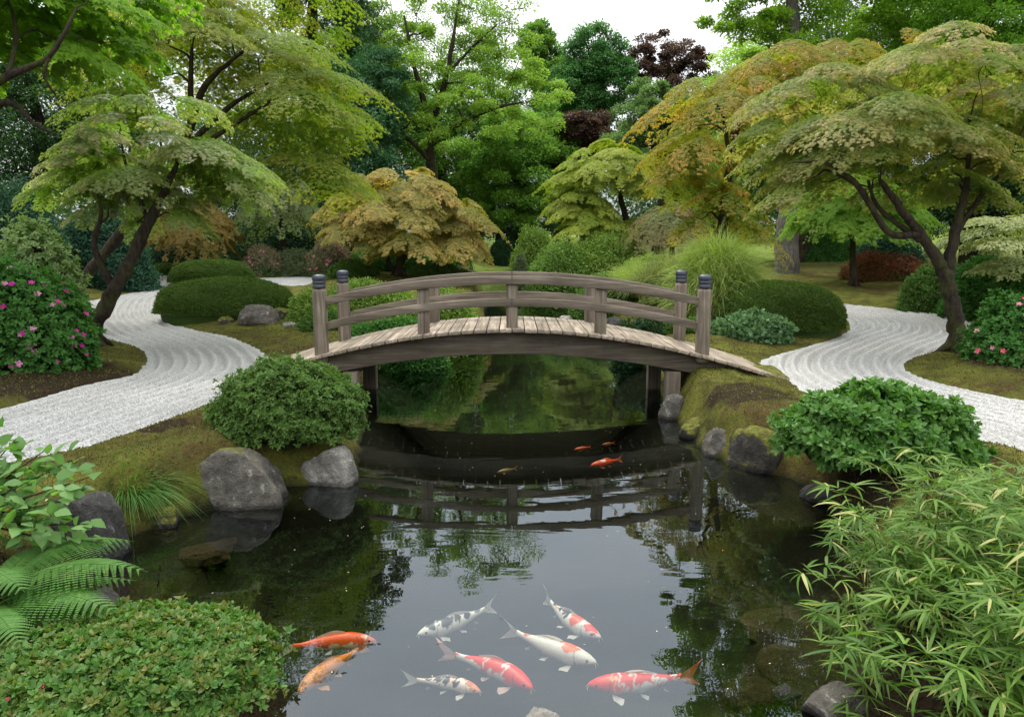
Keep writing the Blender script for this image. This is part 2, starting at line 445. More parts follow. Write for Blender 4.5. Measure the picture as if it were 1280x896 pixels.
# ------------------------------------------------------------------ bridge
def wood_mat(name, axis, tone=1.0, moss=0.0):
    m, t = newmat(name)
    tc = N(t, 'ShaderNodeTexCoord').outputs['Object']
    mp = N(t, 'ShaderNodeMapping'); mp.inputs['Scale'].default_value = [1.0 if k == axis else 19.0 for k in range(3)]; L(t, tc, mp.inputs[0])
    n1 = noise(t, 1.0, 5, 0.62, mp.outputs[0], 0.8); n2 = noise(t, 2.3, 4, 0.6, tc)
    rnd = attr(t, 'r').outputs['Fac']
    c = ramp(t, n1.outputs[0], [(0.22, (0.060 * tone, 0.046 * tone, 0.035 * tone)), (0.5, (0.17 * tone, 0.137 * tone, 0.103 * tone)), (0.72, (0.30 * tone, 0.255 * tone, 0.20 * tone))]).outputs[0]
    c = mix(t, 0.55, c, ramp(t, n2.outputs[0], [(0.3, 0.55), (0.7, 1.25)]).outputs[0], 'MULTIPLY')
    c = mix(t, 0.5, c, ramp(t, rnd, [(0.0, 0.6), (1.0, 1.4)]).outputs[0], 'MULTIPLY')
    if moss: c = mix(t, ramp(t, noise(t, 5.0, 5, 0.7, tc).outputs[0], [(0.5, 0.0), (0.68, moss)]).outputs[0], c, (0.10, 0.11, 0.045))
    finish(t, c, 0.8, n1.outputs[0], 0.5, 0.006, spec=0.25)
    return m
M['wood_x'] = wood_mat('weathered_wood_rail', 0, 1.0, 0.15)
M['wood_z'] = wood_mat('weathered_wood_post', 2, 1.15, 0.25)
M['wood_deck'] = wood_mat('weathered_wood_deck', 1, 1.45, 0.35)
M['wood_beam'] = wood_mat('weathered_wood_beam', 0, 0.72, 0.4)
m, t = newmat('dark_metal_cap')
finish(t, ramp(t, noise(t, 30, 3).outputs[0], [(0.3, (0.012, 0.016, 0.026)), (0.7, (0.035, 0.042, 0.06))]).outputs[0], 0.42, spec=0.5)
M['cap'] = m
YN, YF, YM = 9.36, 10.68, 10.02
DECK0, DK = 1.065, 0.0585
dz = lambda x: DECK0 - DK * x * x + 0.0012 * x ** 4 * 0.5
bridge = empty('footbridge', (0, YM, 0), 'weathered grey wooden arched footbridge with dark capped posts over the pond', 'bridge')
mb = MB(); rng = np.random.default_rng(1)
arc = np.linspace(-3.62, 3.62, 45)
for k in range(44):
    x0, x1 = arc[k] + 0.006, arc[k + 1] - 0.006
    xc = (x0 + x1) / 2; a = math.atan2(dz(x1) - dz(x0), x1 - x0)
    L_ = 1.62 + rng.uniform(-0.025, 0.025)
    n0 = mb.n; box(mb, (xc, YM + rng.uniform(-.01, .01), dz(xc) - 0.022 + rng.uniform(-.002, .002)), ((x1 - x0) / math.cos(a), L_, 0.045), ry=-a)
mb.A['r'] = [np.repeat(rng.random(44), 6).astype(np.float32)]
bevel(mb.build('deck', M['wood_deck'], bridge), 0.005, 2)
def ribbon(mb, xs, ztop, h, y, th):
    """a curved board: top line ztop(x), height h, centred on y"""
    n = len(xs); V = []
    for x in xs:
        zt = ztop(x); hh = h(x) if callable(h) else h
        V += [(x, y - th / 2, zt), (x, y + th / 2, zt), (x, y + th / 2, zt - hh), (x, y - th / 2, zt - hh)]
    Q = []
    for i in range(n - 1):
        for a in range(4):
            b = (a + 1) % 4
            Q.append([4 * i + a, 4 * i + b, 4 * i + 4 + b, 4 * i + 4 + a])
    Q += [[3, 2, 1, 0], [4 * n - 4, 4 * n - 3, 4 * n - 2, 4 * n - 1]]
    mb.add(V, Q)
top_t = lambda x: 1.742 - 0.0465 * x * x
low_t = lambda x: 1.452 - 0.0530 * x * x
for yy, nm in ((YN, 'near'), (YF, 'far')):
    sgn = -1 if yy == YN else 1
    for (x0, x1) in ((-2.44, -0.004), (0.004, 2.44)):
        xs = np.linspace(x0, x1, 26)
        mb = MB(); ribbon(mb, xs, top_t, 0.108, yy, 0.080); bevel(mb.build('top_rail', M['wood_x'], bridge, True), 0.008)
        mb = MB(); ribbon(mb, xs, low_t, 0.102, yy, 0.058); bevel(mb.build('lower_rail', M['wood_x'], bridge, True), 0.007)
    for x in (-1.16, 0.0, 1.16):
        zt = top_t(x) - 0.1; zb = dz(x) - 0.02
        mb = MB(); box(mb, (x, yy + 0.05, (zt + zb) / 2), (0.15, 0.12, zt - zb)); bevel(mb.build('rail_post', M['wood_z'], bridge), 0.012)
    for x in (-2.5, 2.5):
        zb, zt = dz(x) - 0.12, dz(x) + 0.86
        mb = MB(); box(mb, (x, yy, (zt + zb) / 2), (0.168, 0.168, zt - zb)); pst = bevel(mb.build('end_post', M['wood_z'], bridge), 0.045, 4)
        mb = MB(); prof = [(0.0, 0.0), (0.097, 0.0), (0.101, 0.01), (0.101, 0.042), (0.094, 0.047), (0.094, 0.056), (0.102, 0.062), (0.104, 0.085), (0.096, 0.092), (0.096, 0.098), (0.104, 0.106), (0.107, 0.125), (0.104, 0.15), (0.09, 0.167), (0.05, 0.178), (0.0, 0.18)]
        tube(mb, [(x, yy, zt + z) for r_, z in prof], [r_ * .82 for r_, z in prof], 28)
        me = mb.mesh('post_cap', True); cobj = link('post_cap', me, M['cap'], pst, True)
    xs = np.linspace(-3.45, 3.45, 50)
    mb = MB(); ribbon(mb, xs, lambda x: dz(x) - 0.047, lambda x: 0.30 - 0.010 * x * x, yy + (-sgn) * 0.07, 0.13); bevel(mb.build('beam', M['wood_beam'], bridge, True), 0.008)
    for x in (-2.13, 2.13):
        mb = MB(); zt = dz(x) - 0.33; box(mb, (x, yy - sgn * 0.04, (zt - 0.6) / 2), (0.19, 0.17, zt + 0.6)); bevel(mb.build('support_post', M['wood_z'], bridge), 0.012)
for x in (-2.13, 2.13):
    mb = MB(); box(mb, (x, YM, dz(x) - 0.30), (0.16, 1.0, 0.15)); mb.build('cross_beam', M['wood_beam'], bridge)

# ------------------------------------------------------------------ leaves
def T_(V, Fq): return np.array(V, float), np.array(Fq)
RHOMB = T_([(0, 0, 0), (.24, .5, .07), (0, 1, 0), (-.24, .5, .07)], [[0, 1, 2, 3]])
OVAL = T_([(0, 0, 0), (.25, .3, .08), (.2, .72, .06), (0, 1, -.04), (-.2, .72, .06), (-.25, .3, .08)], [[0, 1, 2, 3], [0, 3, 4, 5]])
WIDE = T_([(0, 0, 0), (.36, .4, .08), (0, 1, 0), (-.36, .4, .08)], [[0, 1, 2, 3]])
def _palm(lobes, wd):
    V, Q = [], []
    for a, l in lobes:
        a = R(a); d = np.array([math.sin(a), math.cos(a)]); s = np.array([math.cos(a), -math.sin(a)]); k = len(V)
        for u, v, z in ((0, 0, 0), (wd, .5, .03), (0, 1, -.10), (-wd, .5, .03)):
            p = d * v * l + s * u * l; V.append((p[0], p[1], z * l))
        Q.append([k, k + 1, k + 2, k + 3])
    return T_(V, Q)
PALM3 = _palm([(-48, .8), (0, 1), (48, .8)], .15)
PALM5 = _palm([(-70, .62), (-34, .88), (0, 1), (34, .88), (70, .62)], .115)
PALMW = _palm([(-95, .6), (-48, .88), (0, 1), (48, .88), (95, .6)], .24)
STAR = _palm([(0, 1), (72, 1), (144, 1), (216, 1), (288, 1)], .42)
def blade(segs=4, wd=.05, droop=.5):
    V, Q = [], []
    for i in range(segs + 1):
        u = i / segs; w_ = wd * (0.55 + 0.9 * u if u < .3 else 0.82 * (1 - ((u - .3) / .7) ** 2)) + .001
        y = math.sin(droop * u) / max(droop, 1e-3); z = -(1 - math.cos(droop * u)) / max(droop, 1e-3)
        V += [(-w_, y, z), (w_, y, z)]
        if i: Q.append([2 * i - 2, 2 * i - 1, 2 * i + 1, 2 * i])
    return T_(V, Q)
def leaves(mb, P, D, Nn, Sz, tmpl, r, tip=0.0):
    P = np.asarray(P, float); n = len(P)
    D = unit(np.asarray(D, float)); X = unit(np.cross(D, Nn)); N2 = np.cross(X, D)
    Sz = np.broadcast_to(np.asarray(Sz, float), (n,))
    tv, tf = tmpl; k = len(tv)
    V = P[:, None] + Sz[:, None, None] * (tv[None, :, 0, None] * X[:, None] + tv[None, :, 1, None] * D[:, None] + tv[None, :, 2, None] * N2[:, None])
    Q = tf[None] + k * np.arange(n)[:, None, None]
    r = np.clip(np.broadcast_to(np.asarray(r, float), (n,)), 0, 1); tip = np.clip(np.broadcast_to(np.asarray(tip, float), (n,)), 0, 1)
    mb.add(V.reshape(-1, 3), Q.reshape(-1, 4), r=np.repeat(r, len(tf)), tip=np.repeat(tip, len(tf)))
def rdir(rng, n, upb=0.0):
    v = rng.normal(size=(n, 3)); v = unit(v); v[:, 2] += upb
    return unit(v)
def dlump(d, seed=0, k=3.0):
    s = seed * 1.7
    return (np.sin(k * d[:, 0] * 1.3 + s) * np.cos(k * d[:, 1] * 1.7 + 2 * s) + np.sin(k * d[:, 2] * 1.9 + s * 3 + k * d[:, 0]) +
            .6 * np.sin(2.3 * k * d[:, 1] + s) * np.cos(2.1 * k * d[:, 2] - s)) / 2.6
def clumpleaves(mb, rng, c, rad, n, size, tmpl, clr, tip0=0.0, flat=0.6, spread=.55, droop=.25):
    """one tuft of leaves, denser on its upper outer skin"""
    d = rdir(rng, n, 0.35)
    rr = rng.random(n) ** .45
    P = c + d * rad * rr[:, None]
    D = unit(d * np.array([1, 1, .35]) + rng.normal(size=(n, 3)) * spread + np.array([0, 0, -droop]))
    Nn = unit(np.array([0, 0, 1.0]) * 1.0 + d * .6 + rng.normal(size=(n, 3)) * .45)
    leaves(mb, P, D, Nn, size * rng.uniform(.7, 1.25, n), tmpl, .45 * rng.random(n) + .55 * clr, tip0 * rng.random(n) if tip0 else 0.0)

def bark_mat(name, c1, c2, moss=0.0):
    m, t = newmat(name)
    geo = N(t, 'ShaderNodeNewGeometry').outputs['Position']
    mp = N(t, 'ShaderNodeMapping'); mp.inputs['Scale'].default_value = (18, 18, 4); L(t, geo, mp.inputs[0])
    n1 = noise(t, 1.0, 5, 0.65, mp.outputs[0], 0.5)
    c = ramp(t, n1.outputs[0], [(0.3, c1), (0.7, c2)]).outputs[0]
    if moss: c = mix(t, ramp(t, noise(t, 2.6, 5, .7, geo).outputs[0], [(0.48, 0), (0.62, moss)]).outputs[0], c, (.07, .08, .02))
    finish(t, c, 0.9, n1.outputs[0], 1.0, 0.06, spec=.15)
    return m
M['bark'] = bark_mat('dark_bark', (.012, .009, .007), (.06, .045, .034), .5)
M['bark_grey'] = bark_mat('grey_bark', (.07, .06, .055), (.22, .19, .17), .2)

class Skel:
    """trunk and limbs; grows a branch to every target"""
    def __init__(s, rng): s.P = []; s.Rr = []; s.mb = MB(); s.rng = rng
    def limb(s, P, r, sides=9, n=6):
        P = catmull(P, n); r = np.interp(np.linspace(0, 1, len(P)), np.linspace(0, 1, len(r)), r)
        P = P + s.rng.normal(size=P.shape) * (r * .10)[:, None]; r = r * s.rng.uniform(.93, 1.10, len(r))
        tube(s.mb, P, r, sides)
        s.P += list(P); s.Rr += list(r)
    def grow(s, targets, rend=.008, lift=.12, sides=5, up=1.6):
        T = np.asarray(targets, float); T = T[np.argsort(np.linalg.norm(T - np.array(s.P)[len(s.P) // 2], axis=1))]
        for q in T:
            A = np.array(s.P); d = q - A; dist = np.linalg.norm(d * np.array([1, 1, .8]), axis=1) + up * np.maximum(0, A[:, 2] - q[2] + .1)
            k = int(np.argmin(dist)); p0 = A[k]; ln = np.linalg.norm(q - p0)
            if ln < .05: continue
            midp = p0 + (q - p0) * .5 + np.array([0, 0, lift * ln]) + s.rng.normal(size=3) * ln * .07
            P = catmull([p0, p0 + (midp - p0) * .5 + s.rng.normal(size=3) * ln * .05, midp, midp + (q - midp) * .55 + s.rng.normal(size=3) * ln * .05, q], 3)
            r0 = min(s.Rr[k] * .62, rend * 2 + ln * .022)
            r = np.linspace(r0, rend, len(P)); tube(s.mb, P, r, sides)
            s.P += list(P[2:]); s.Rr += list(r[2:])
    def build(s, parent, mat, name='trunk'): return s.mb.build(name, mat, parent, True)

def pads_on_dome(rng, c, rad, n, zmin=-.25, inner=.15):
    """pad centres spread over a dome; returns centre, outward azimuth, height fraction"""
    out = []
    ga = math.pi * (3 - math.sqrt(5))
    for i in range(n):
        u = (i + .5) / n; z = 1 - u * (1 - zmin); rxy = math.sqrt(max(0, 1 - z * z)); a = i * ga + rng.uniform(-.25, .25)
        k = rng.uniform(.66, 1.10) * (1 - inner * (rng.random() < .3))
        d = np.array([math.cos(a) * rxy, math.sin(a) * rxy, z]) * k
        out.append((np.asarray(c) + d * np.asarray(rad), a, z, rxy))
    return out
def pad(mb, rng, c, az, tilt, Rp, n, size, tmpl, clr, tipf, droop=.32, thick=.05, fan=1.25):
    """a layered spray of a Japanese maple: twigs fan out and droop at the rim"""
    nt_ = max(7, int(11 * Rp / .7))
    ta = az + np.linspace(-fan, fan, nt_) + rng.normal(size=nt_) * .08 + (0 if rng.random() < .7 else .2)
    tl = Rp * (1.0 - .28 * (np.abs(np.linspace(-1, 1, nt_)) ** 2)) * rng.uniform(.75, 1.15, nt_)
    root = c - np.array([math.cos(az), math.sin(az), 0]) * Rp * .45
    i = rng.integers(0, nt_, n); t_ = rng.random(n) ** .62
    side = (rng.random(n) - .5) * 2; sw = .20 * Rp * (.35 + .65 * np.sin(t_ * 2.6)) * side
    dx, dy = np.cos(ta[i]), np.sin(ta[i]); ln = tl[i] * t_ * 1.45
    z = ln * (.10 - tilt * .75) - droop * ln ** 2 / Rp - .30 * np.abs(sw) - thick * rng.random(n) ** 2 * 1.6
    P = root + np.stack([dx * ln - dy * sw, dy * ln + dx * sw, z + .1 * Rp], 1)
    slope = -(tilt * .75) - 2 * droop * ln / Rp
    D = np.stack([dx - dy * side * .9, dy + dx * side * .9, slope - .25 + rng.normal(size=n) * .2], 1) + rng.normal(size=(n, 3)) * .18
    Nn = np.stack([-dx * slope * .8, -dy * slope * .8, np.ones(n)], 1) + rng.normal(size=(n, 3)) * .28
    rel = np.clip(t_ * 1.0 + rng.normal(size=n) * .2, 0, 1)
    leaves(mb, P, D, Nn, size * rng.uniform(.7, 1.2, n), tmpl, .4 * rng.random(n) + .6 * clr, tipf * rel ** 1.5 * rng.uniform(.4, 1.3, n))
    return root

GREEN_MAPLE = lambda: leaf_mat("maple_leaf_green", (.085, .165, .010), (.17, .29, .024), (.60, .50, .38), .52, .42, .5)
def maple(label, Y, trunk, domes, seed, per=520, size=.06, tmpl=PALM5, mat=None, tip=.5, group='Japanese maples of the garden', bark='bark', Rp=.62, rootz=None, wood_end=.006, tilt=.55, limbs=(), name='maple_tree', droop=.32, openf=0., zmin=-.25):
    rng = np.random.default_rng(seed)
    sk = Skel(rng)
    P0, R0 = trunk
    P0 = [at(*p) if p[2] > 0 else p for p in P0]
    P0[0] = np.array([P0[0][0], P0[0][1], gz(P0[0][0], P0[0][1]) - .1]) if rootz is None else P0[0]
    root = empty(name, (P0[0][0], P0[0][1], P0[0][2] + .1), label, 'tree', group)
    sk.limb(P0, R0, 12)
    for r_ in range(5):   # roots flare
        a = r_ * 1.256 + seed; fl = R0[0] * 2.4
        b = P0[0] + np.array([0, 0, .1])
        tube(sk.mb, [b + np.array([0, 0, .32]) + np.array([math.cos(a), math.sin(a), 0]) * R0[0] * .3, b + np.array([math.cos(a) * R0[0] * .9, math.sin(a) * R0[0] * .9, .10]), b + np.array([math.cos(a) * fl, math.sin(a) * fl, -.06])], [R0[0] * .6, R0[0] * .5, R0[0] * .15], 7)
    for lp, lr in limbs: sk.limb([at(*p) for p in lp], lr, 8)
    mb = MB(); targets = []
    for (px, py, dY, rx, ry, rz_, n) in domes:   # photo position of the dome's centre, offset in depth, radii in metres, pads
        c = at(px, py, Y + dY)
        for (pc, az, zf, rxy) in pads_on_dome(rng, c, (rx, ry, rz_), n, zmin):
            if openf and math.sin(az) * rxy < -.15 and zf < openf: continue
            clr = rng.random(); Rq = Rp * rng.uniform(.55, 1.3) * (1 if zf > -.1 else .8)
            q = pad(mb, rng, pc, az, tilt * min(1, rxy + .1) * (1 if zf > 0 else 1.3), Rq, int(per * (Rq / Rp) ** 1.5), size, tmpl, clr, tip * (.25 + .75 * rng.random()) * (.5 + .5 * max(0, zf + .3)), droop=droop)
            targets.append(q - np.array([0, 0, .03]))
    sk.grow(targets, wood_end)
    sk.build(root, M[bark])
    mb.build('crown', mat or GREEN_MAPLE(), root)
    return root

def broadleaf(label, name, Y, bx, crown, seed, size, nleaf, mat, trunk_r=.22, group='trees of the wood behind the garden', bark='bark', tmpl=RHOMB, clumpf=.26, nclump=40, vis_limbs=.5, lean=0, cat='tree', tip=0., gap=.0, bz=None, trunk_px=None, openf=0., rend=.012, limbs=()):
    """tree with a crown of leaf clumps; crown = ellipses in photo pixels at its own distance, real depth"""
    rng = np.random.default_rng(seed)
    b = at(bx, 320, Y); zb = gz(b[0], b[1]) if bz is None else bz
    root = empty(name, (b[0], b[1], zb), label, cat, group)
    E = []
    for e in crown:
        cx, cy, rx, ry = e[:4]; dY = e[4] if len(e) > 4 else 0
        c = at(cx, cy, Y + dY); k = (Y + dY) / F
        E.append((c, np.array([rx * k, (rx * .55 + ry * .4) * k, ry * k * 1.02])))
    vol = np.array([e[1][0] * e[1][2] for e in E]); vol = vol / vol.sum()
    cc = np.sum([e[0] * v for e, v in zip(E, vol)], 0)
    zt = max(e[0][2] + e[1][2] for e in E)
    sk = Skel(rng)
    if trunk_px: P0 = [at(*p) for p in trunk_px]
    else:
        top = np.array([cc[0], cc[1], cc[2] + (zt - cc[2]) * .35])
        P0 = [np.array([b[0], b[1], zb - .1]), np.array([b[0] + (cc[0] - b[0]) * .2 + rng.normal() * .15, b[1], zb + (top[2] - zb) * .35]),
              np.array([b[0] + (cc[0] - b[0]) * .7 + rng.normal() * .25, cc[1], zb + (top[2] - zb) * .7]), top]
    sk.limb(P0, [trunk_r * 1.25, trunk_r, trunk_r * .7, trunk_r * .3], 10)
    for lp, lr in limbs: sk.limb([at(*p) for p in lp], lr, 8)
    mb = MB(); targets = []
    for (c, rad), v in zip(E, vol):
        nc = max(8, int(nclump * v)); per = int(nleaf * v / nc)
        ga = math.pi * (3 - math.sqrt(5))
        for i in range(nc):
            z = 1 - (i + .5) / nc * 1.75; rr = math.sqrt(max(0, 1 - z * z)); a = i * ga + rng.uniform(-.3, .3)
            d = np.array([math.cos(a) * rr, math.sin(a) * rr, z])
            k = rng.uniform(.62, .98) if rng.random() < .8 else rng.uniform(.25, .6)
            pc = c + d * rad * k
            cr_ = rad.mean() * clumpf * rng.uniform(.7, 1.35)
            if rng.random() < gap or (d[1] < -.2 and rng.random() < openf): continue
            clr = rng.random()
            clumpleaves(mb, rng, pc, np.array([cr_ * 1.2, cr_ * 1.2, cr_ * .62]), per, size, tmpl, clr, tip * clr)
            targets.append(pc - np.array([0, 0, cr_ * .25]))
    targets = np.array(targets)
    sel = rng.random(len(targets)) < vis_limbs
    sk.grow(targets[sel], rend * max(1, Y / 20), up=.8)
    sk.build(root, M[bark])
    mb.build('crown', mat, root)
    return root

# ------------------------------------------------------------------ shrubs
def lin(*c): return tuple(c)
G = {
 'box':    ((.035, .075, .012), (.095, .150, .024), None),
 'azalea': ((.040, .095, .018), (.115, .190, .042), None),
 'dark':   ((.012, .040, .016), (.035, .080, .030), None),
 'teal':   ((.020, .070, .045), (.055, .130, .080), None),
 'lime':   ((.110, .190, .028), (.220, .320, .065), None),
 'fresh':  ((.080, .165, .025), (.165, .260, .055), None),
 'mid':    ((.045, .110, .020), (.110, .190, .040), None),
 'grey':   ((.085, .120, .055), (.170, .210, .110), None),
 'pale':   ((.120, .190, .070), (.230, .310, .130), None),
 'red':    ((.065, .080, .020), (.130, .120, .030), (.30, .075, .055)),
 'plum':   ((.060, .050, .035), (.16, .09, .08), None),
 'pinkish': ((.055, .11, .03), (.130, .20, .06), (.42, .24, .25)),
 'rust':   ((.120, .105, .020), (.230, .165, .035), (.36, .20, .075)),
 'gold':   ((.16, .23, .022), (.32, .37, .05), (.40, .29, .13)),
 'beige':  ((.110, .140, .024), (.270, .240, .060), (.70, .46, .17)),
 'leafy':  ((.030, .110, .020), (.085, .210, .042), None),
 'cream':  ((.190, .230, .090), (.340, .360, .170), None),
}
def gm(k, trans=.3, spec=.35, rough=.5): return leaf_mat('leaf_' + k, *G[k], trans=trans, spec=spec, rough=rough)
def core_mesh(c, rad, seed, lumpk, amp, expo, shrink=.9):
    n1, n2 = 40, 16
    u = np.linspace(0, 2 * math.pi, n1, endpoint=False); v = np.linspace(-.35, math.pi / 2, n2)
    U, Vv = np.meshgrid(u, v); d = np.stack([np.cos(U) * np.cos(Vv), np.sin(U) * np.cos(Vv), np.sin(Vv)], -1).reshape(-1, 3)
    P = c + sup(d, expo) * rad * (shrink + amp * dlump(d, seed, lumpk))[:, None]
    i = np.arange(n2 - 1)[:, None] * n1; j = np.arange(n1)[None]; j2 = (j + 1) % n1
    return P, np.stack([i + j, i + j2, i + n1 + j2, i + n1 + j], -1).reshape(-1, 4)
def sup(d, e):
    """squarer than an ellipsoid for e > 2"""
    q = (np.abs(d) ** e).sum(1) ** (-1 / e)
    return d * q[:, None]
def shrub(label, name, l, r_, top, basey, key, seed, size, n, tmpl=OVAL, clipped=False, expo=2.0, amp=.10, lumpk=4.0, depth=.8, group='shrubs of the garden', cat='shrub', tip=0., mat=None, Y=None, flowers=None, core=True, up=.3, z0=None, whorl=0, trans=.3):
    """a mounded bush placed by its outline in the photo: left, right, top, base"""
    rng = np.random.default_rng(seed); cx = (l + r_) / 2
    if Y is None:
        Yf = onground(cx, basey)[1]; k = (r_ - l) / 2 / F; rx = k * Yf
        Y = Yf + rx * depth * .75
    rx = (r_ - l) / 2 / F * Y * math.sqrt(1)
    c2 = at(cx, basey, Y); zb = gz(c2[0], c2[1]) if z0 is None else z0
    ztop = at(cx, top, Y)[2]; rz_ = max(.12, ztop - zb)
    c = np.array([c2[0], c2[1], zb]); rad = np.array([rx, rx * depth, rz_])
    root = empty(name, c, label, cat, group)
    mat = mat or gm(key, trans)
    if core:
        mb = MB(); P, Q = core_mesh(c, rad, seed, lumpk, amp, expo, .90 if clipped else .74)
        mb.add(P, Q, r=.2 if clipped else 0.0, tip=0.0); mb.build('branches', mat if clipped else M['twigs'], root, True)
    mb = MB()
    d = rdir(rng, n); d[:, 2] = np.abs(d[:, 2]) * 1.0 - (.10 if clipped else .22) * rng.random(n); d = unit(d)
    ds = sup(d, expo); lm = dlump(d, seed, lumpk)
    if clipped:
        rr = 1 + amp * lm + rng.normal(size=n) * .012 - .03 * rng.random(n) + .012 * dlump(d, seed + 3, 26)
    else:
        fine = dlump(d, seed + 5, lumpk * 3.2)
        rr = 1 + amp * lm + amp * .55 * fine - .24 * rng.random(n) ** 1.6 + .05 * rng.normal(size=n)
    P = c + ds * rad * rr[:, None]
    P[:, 2] = np.maximum(P[:, 2], zb + .01 - (.1 if not clipped else .0))
    nrm = unit(d / (rad / rad.max()))
    D = unit(rng.normal(size=(n, 3)) * .8 + nrm * (.8 if clipped else .55) + np.array([0, 0, up if not clipped else .1]))
    Nn = unit(nrm * .9 + rng.normal(size=(n, 3)) * .5 + np.array([0, 0, .5]))
    clr = .5 + .5 * dlump(d, seed + 9, 7)
    leaves(mb, P, D, Nn, size * rng.uniform(.65, 1.25, n), tmpl, .55 * rng.random(n) + .45 * clr, tip * np.clip(.3 + d[:, 2] + .6 * lm, 0, 1) * rng.uniform(.2, 1.4, n) if tip else 0.)
    if whorl:
        k = n // whorl; pick = rng.integers(0, n, k); mb = MB()
        gapn = dlump(d[pick], seed + 7, 13) + .6 * dlump(d[pick], seed + 8, 29) + rng.normal(size=k) * .22; pick = pick[gapn > -.42]; k = len(pick)
        ps = np.repeat(P[pick], whorl, 0); nn = np.repeat(unit(nrm[pick] + rng.normal(size=(k, 3)) * .45 + np.array([0, 0, .45])), whorl, 0)
        t1 = unit(np.cross(nn, [.3, .2, .9])); t2 = np.cross(nn, t1); an = np.tile(np.arange(whorl) * 2.4, k) + np.repeat(rng.random(k) * 6.3, whorl)
        lift = np.tile(np.linspace(.1, 1.1, whorl), k)
        Dw = unit(t1 * np.cos(an)[:, None] + t2 * np.sin(an)[:, None] + nn * lift[:, None]); m2 = k * whorl
        leaves(mb, ps + rng.normal(size=(m2, 3)) * size * .08, Dw, nn - Dw * .3 + rng.normal(size=(m2, 3)) * .15, size * np.repeat(rng.uniform(.65, 1.25, k), whorl) * rng.uniform(.8, 1.1, m2), tmpl, .35 * rng.random(m2) + .65 * np.repeat(.6 * rng.random(k) + .4 * clr[pick], whorl), np.repeat(tip * (rng.random(k) < .5) * rng.random(k) * 2, whorl))
    mb.build('foliage', mat, root)
    if flowers:
        nf, fs, cols, zmin = flowers
        for i in range(nf):
            q = rdir(rng, 1)[0]; q[2] = abs(q[2]) * .8 + zmin * .3; q[1] = -abs(q[1]) * (1 if rng.random() < .85 else -1); q = unit(q)
            p = c + sup(q[None], expo)[0] * rad * (1.02 + amp * float(dlump(q[None], seed, lumpk)[0]))
            f = bpy.data.objects.new('flower', flower_mesh(cols[i % len(cols)], fs)); COL.objects.link(f); f.parent = root
            f.location = Vector(p - c); f.rotation_euler = Vector(unit(q + np.array([0, -.3, .2]))).to_track_quat('Z', 'Y').to_euler(); f.scale = [rng.uniform(.7, 1.2)] * 3
    return root
_fm = {}
def flower_mesh(colr, size):
    key = (colr, size)
    if key in _fm: return _fm[key]
    m = bpy.data.materials.get('petal_%d' % len(set(k[0] for k in _fm)))
    m = None
    for k, v in _fm.items():
        if k[0] == colr: m = v.materials[0]
    if m is None: m = leaf_mat('petal_' + str(len(_fm)), tuple(.8 * c for c in colr), colr, None, .25, .5)
    mb = MB(); rng = np.random.default_rng(len(_fm))
    for ring, (s, tiltz) in enumerate(((1, .25), (.7, .7))):
        a = np.arange(5) / 5 * 2 * math.pi + ring * .6
        D = np.stack([np.cos(a), np.sin(a), np.full(5, tiltz)], 1)
        leaves(mb, np.zeros((5, 3)), D, np.stack([-np.cos(a) * tiltz, -np.sin(a) * tiltz, np.ones(5)], 1), size * s, T_([(0, 0, 0), (.34, .55, .02), (.2, .95, .06), (0, 1, .06), (-.2, .95, .06), (-.34, .55, .02)], [[0, 1, 2, 3], [0, 3, 4, 5]]), rng.random(5))
    me = mb.mesh('flower'); me.materials.append(m); _fm[key] = me
    return me
M['twigs'] = bark_mat('twigs', (.010, .012, .006), (.035, .032, .016))

# ------------------------------------------------------------------ rocks
def rock_mat(name, dark, light, lichen=.3, moss=.0, mossz=.3):
    m, t = newmat(name)
    tc = N(t, 'ShaderNodeTexCoord').outputs['Object']; ge = N(t, 'ShaderNodeNewGeometry')
    n1 = noise(t, 2.2, 8, .68, tc, .5); n2 = noise(t, 14, 6, .7, tc); n3 = noise(t, 60, 3, .7, tc)
    c = ramp(t, n1.outputs[0], [(.3, dark), (.7, light)]).outputs[0]
    c = mix(t, .8, c, ramp(t, n2.outputs[0], [(.3, .45), (.55, 1.0), (.75, 1.45)]).outputs[0], 'MULTIPLY')
    c = mix(t, ramp(t, n2.outputs[0], [(.60, 0), (.66, lichen)]).outputs[0], c, (.42, .43, .38))
    h = math_(t, 'ADD', n2.outputs[0], math_(t, 'MULTIPLY', n3.outputs[0], .35))
    sx = N(t, 'ShaderNodeSeparateXYZ'); L(t, ge.outputs['Position'], sx.inputs[0])
    rough = .85
    if moss:
        sn = N(t, 'ShaderNodeSeparateXYZ'); L(t, ge.outputs['Normal'], sn.inputs[0])
        f = ramp(t, math_(t, 'ADD', sn.outputs[2], math_(t, 'MULTIPLY', math_(t, 'SUBTRACT', n1.outputs[0], .5), 2.2)), [(mossz, 0), (mossz + .16, moss)]).outputs[0]
        mc = ramp(t, n2.outputs[0], [(.35, (.055, .05, .012)), (.5, (.11, .115, .02)), (.65, (.19, .19, .03))]).outputs[0]
        c = mix(t, f, c, mix(t, .6, mc, ramp(t, n3.outputs[0], [(.3, .4), (.7, 1.5)]).outputs[0], 'MULTIPLY'))
    # wet band at the water line
    wet = ramp(t, math_(t, 'ADD', sx.outputs[2], math_(t, 'MULTIPLY', math_(t, 'SUBTRACT', n2.outputs[0], .5), .04)), [(0.02, .35), (.055, 1)]).outputs[0]
    c = mix(t, 1.0, c, wet, 'MULTIPLY')
    finish(t, c, .85, h, 1.0, .06, spec=.2)
    return m
M['rock'] = rock_mat('grey_rock', (.058, .053, .045), (.23, .21, .175), .6)
M['rock_dark'] = rock_mat('dark_rock', (.030, .029, .027), (.11, .105, .097), .3, .0)
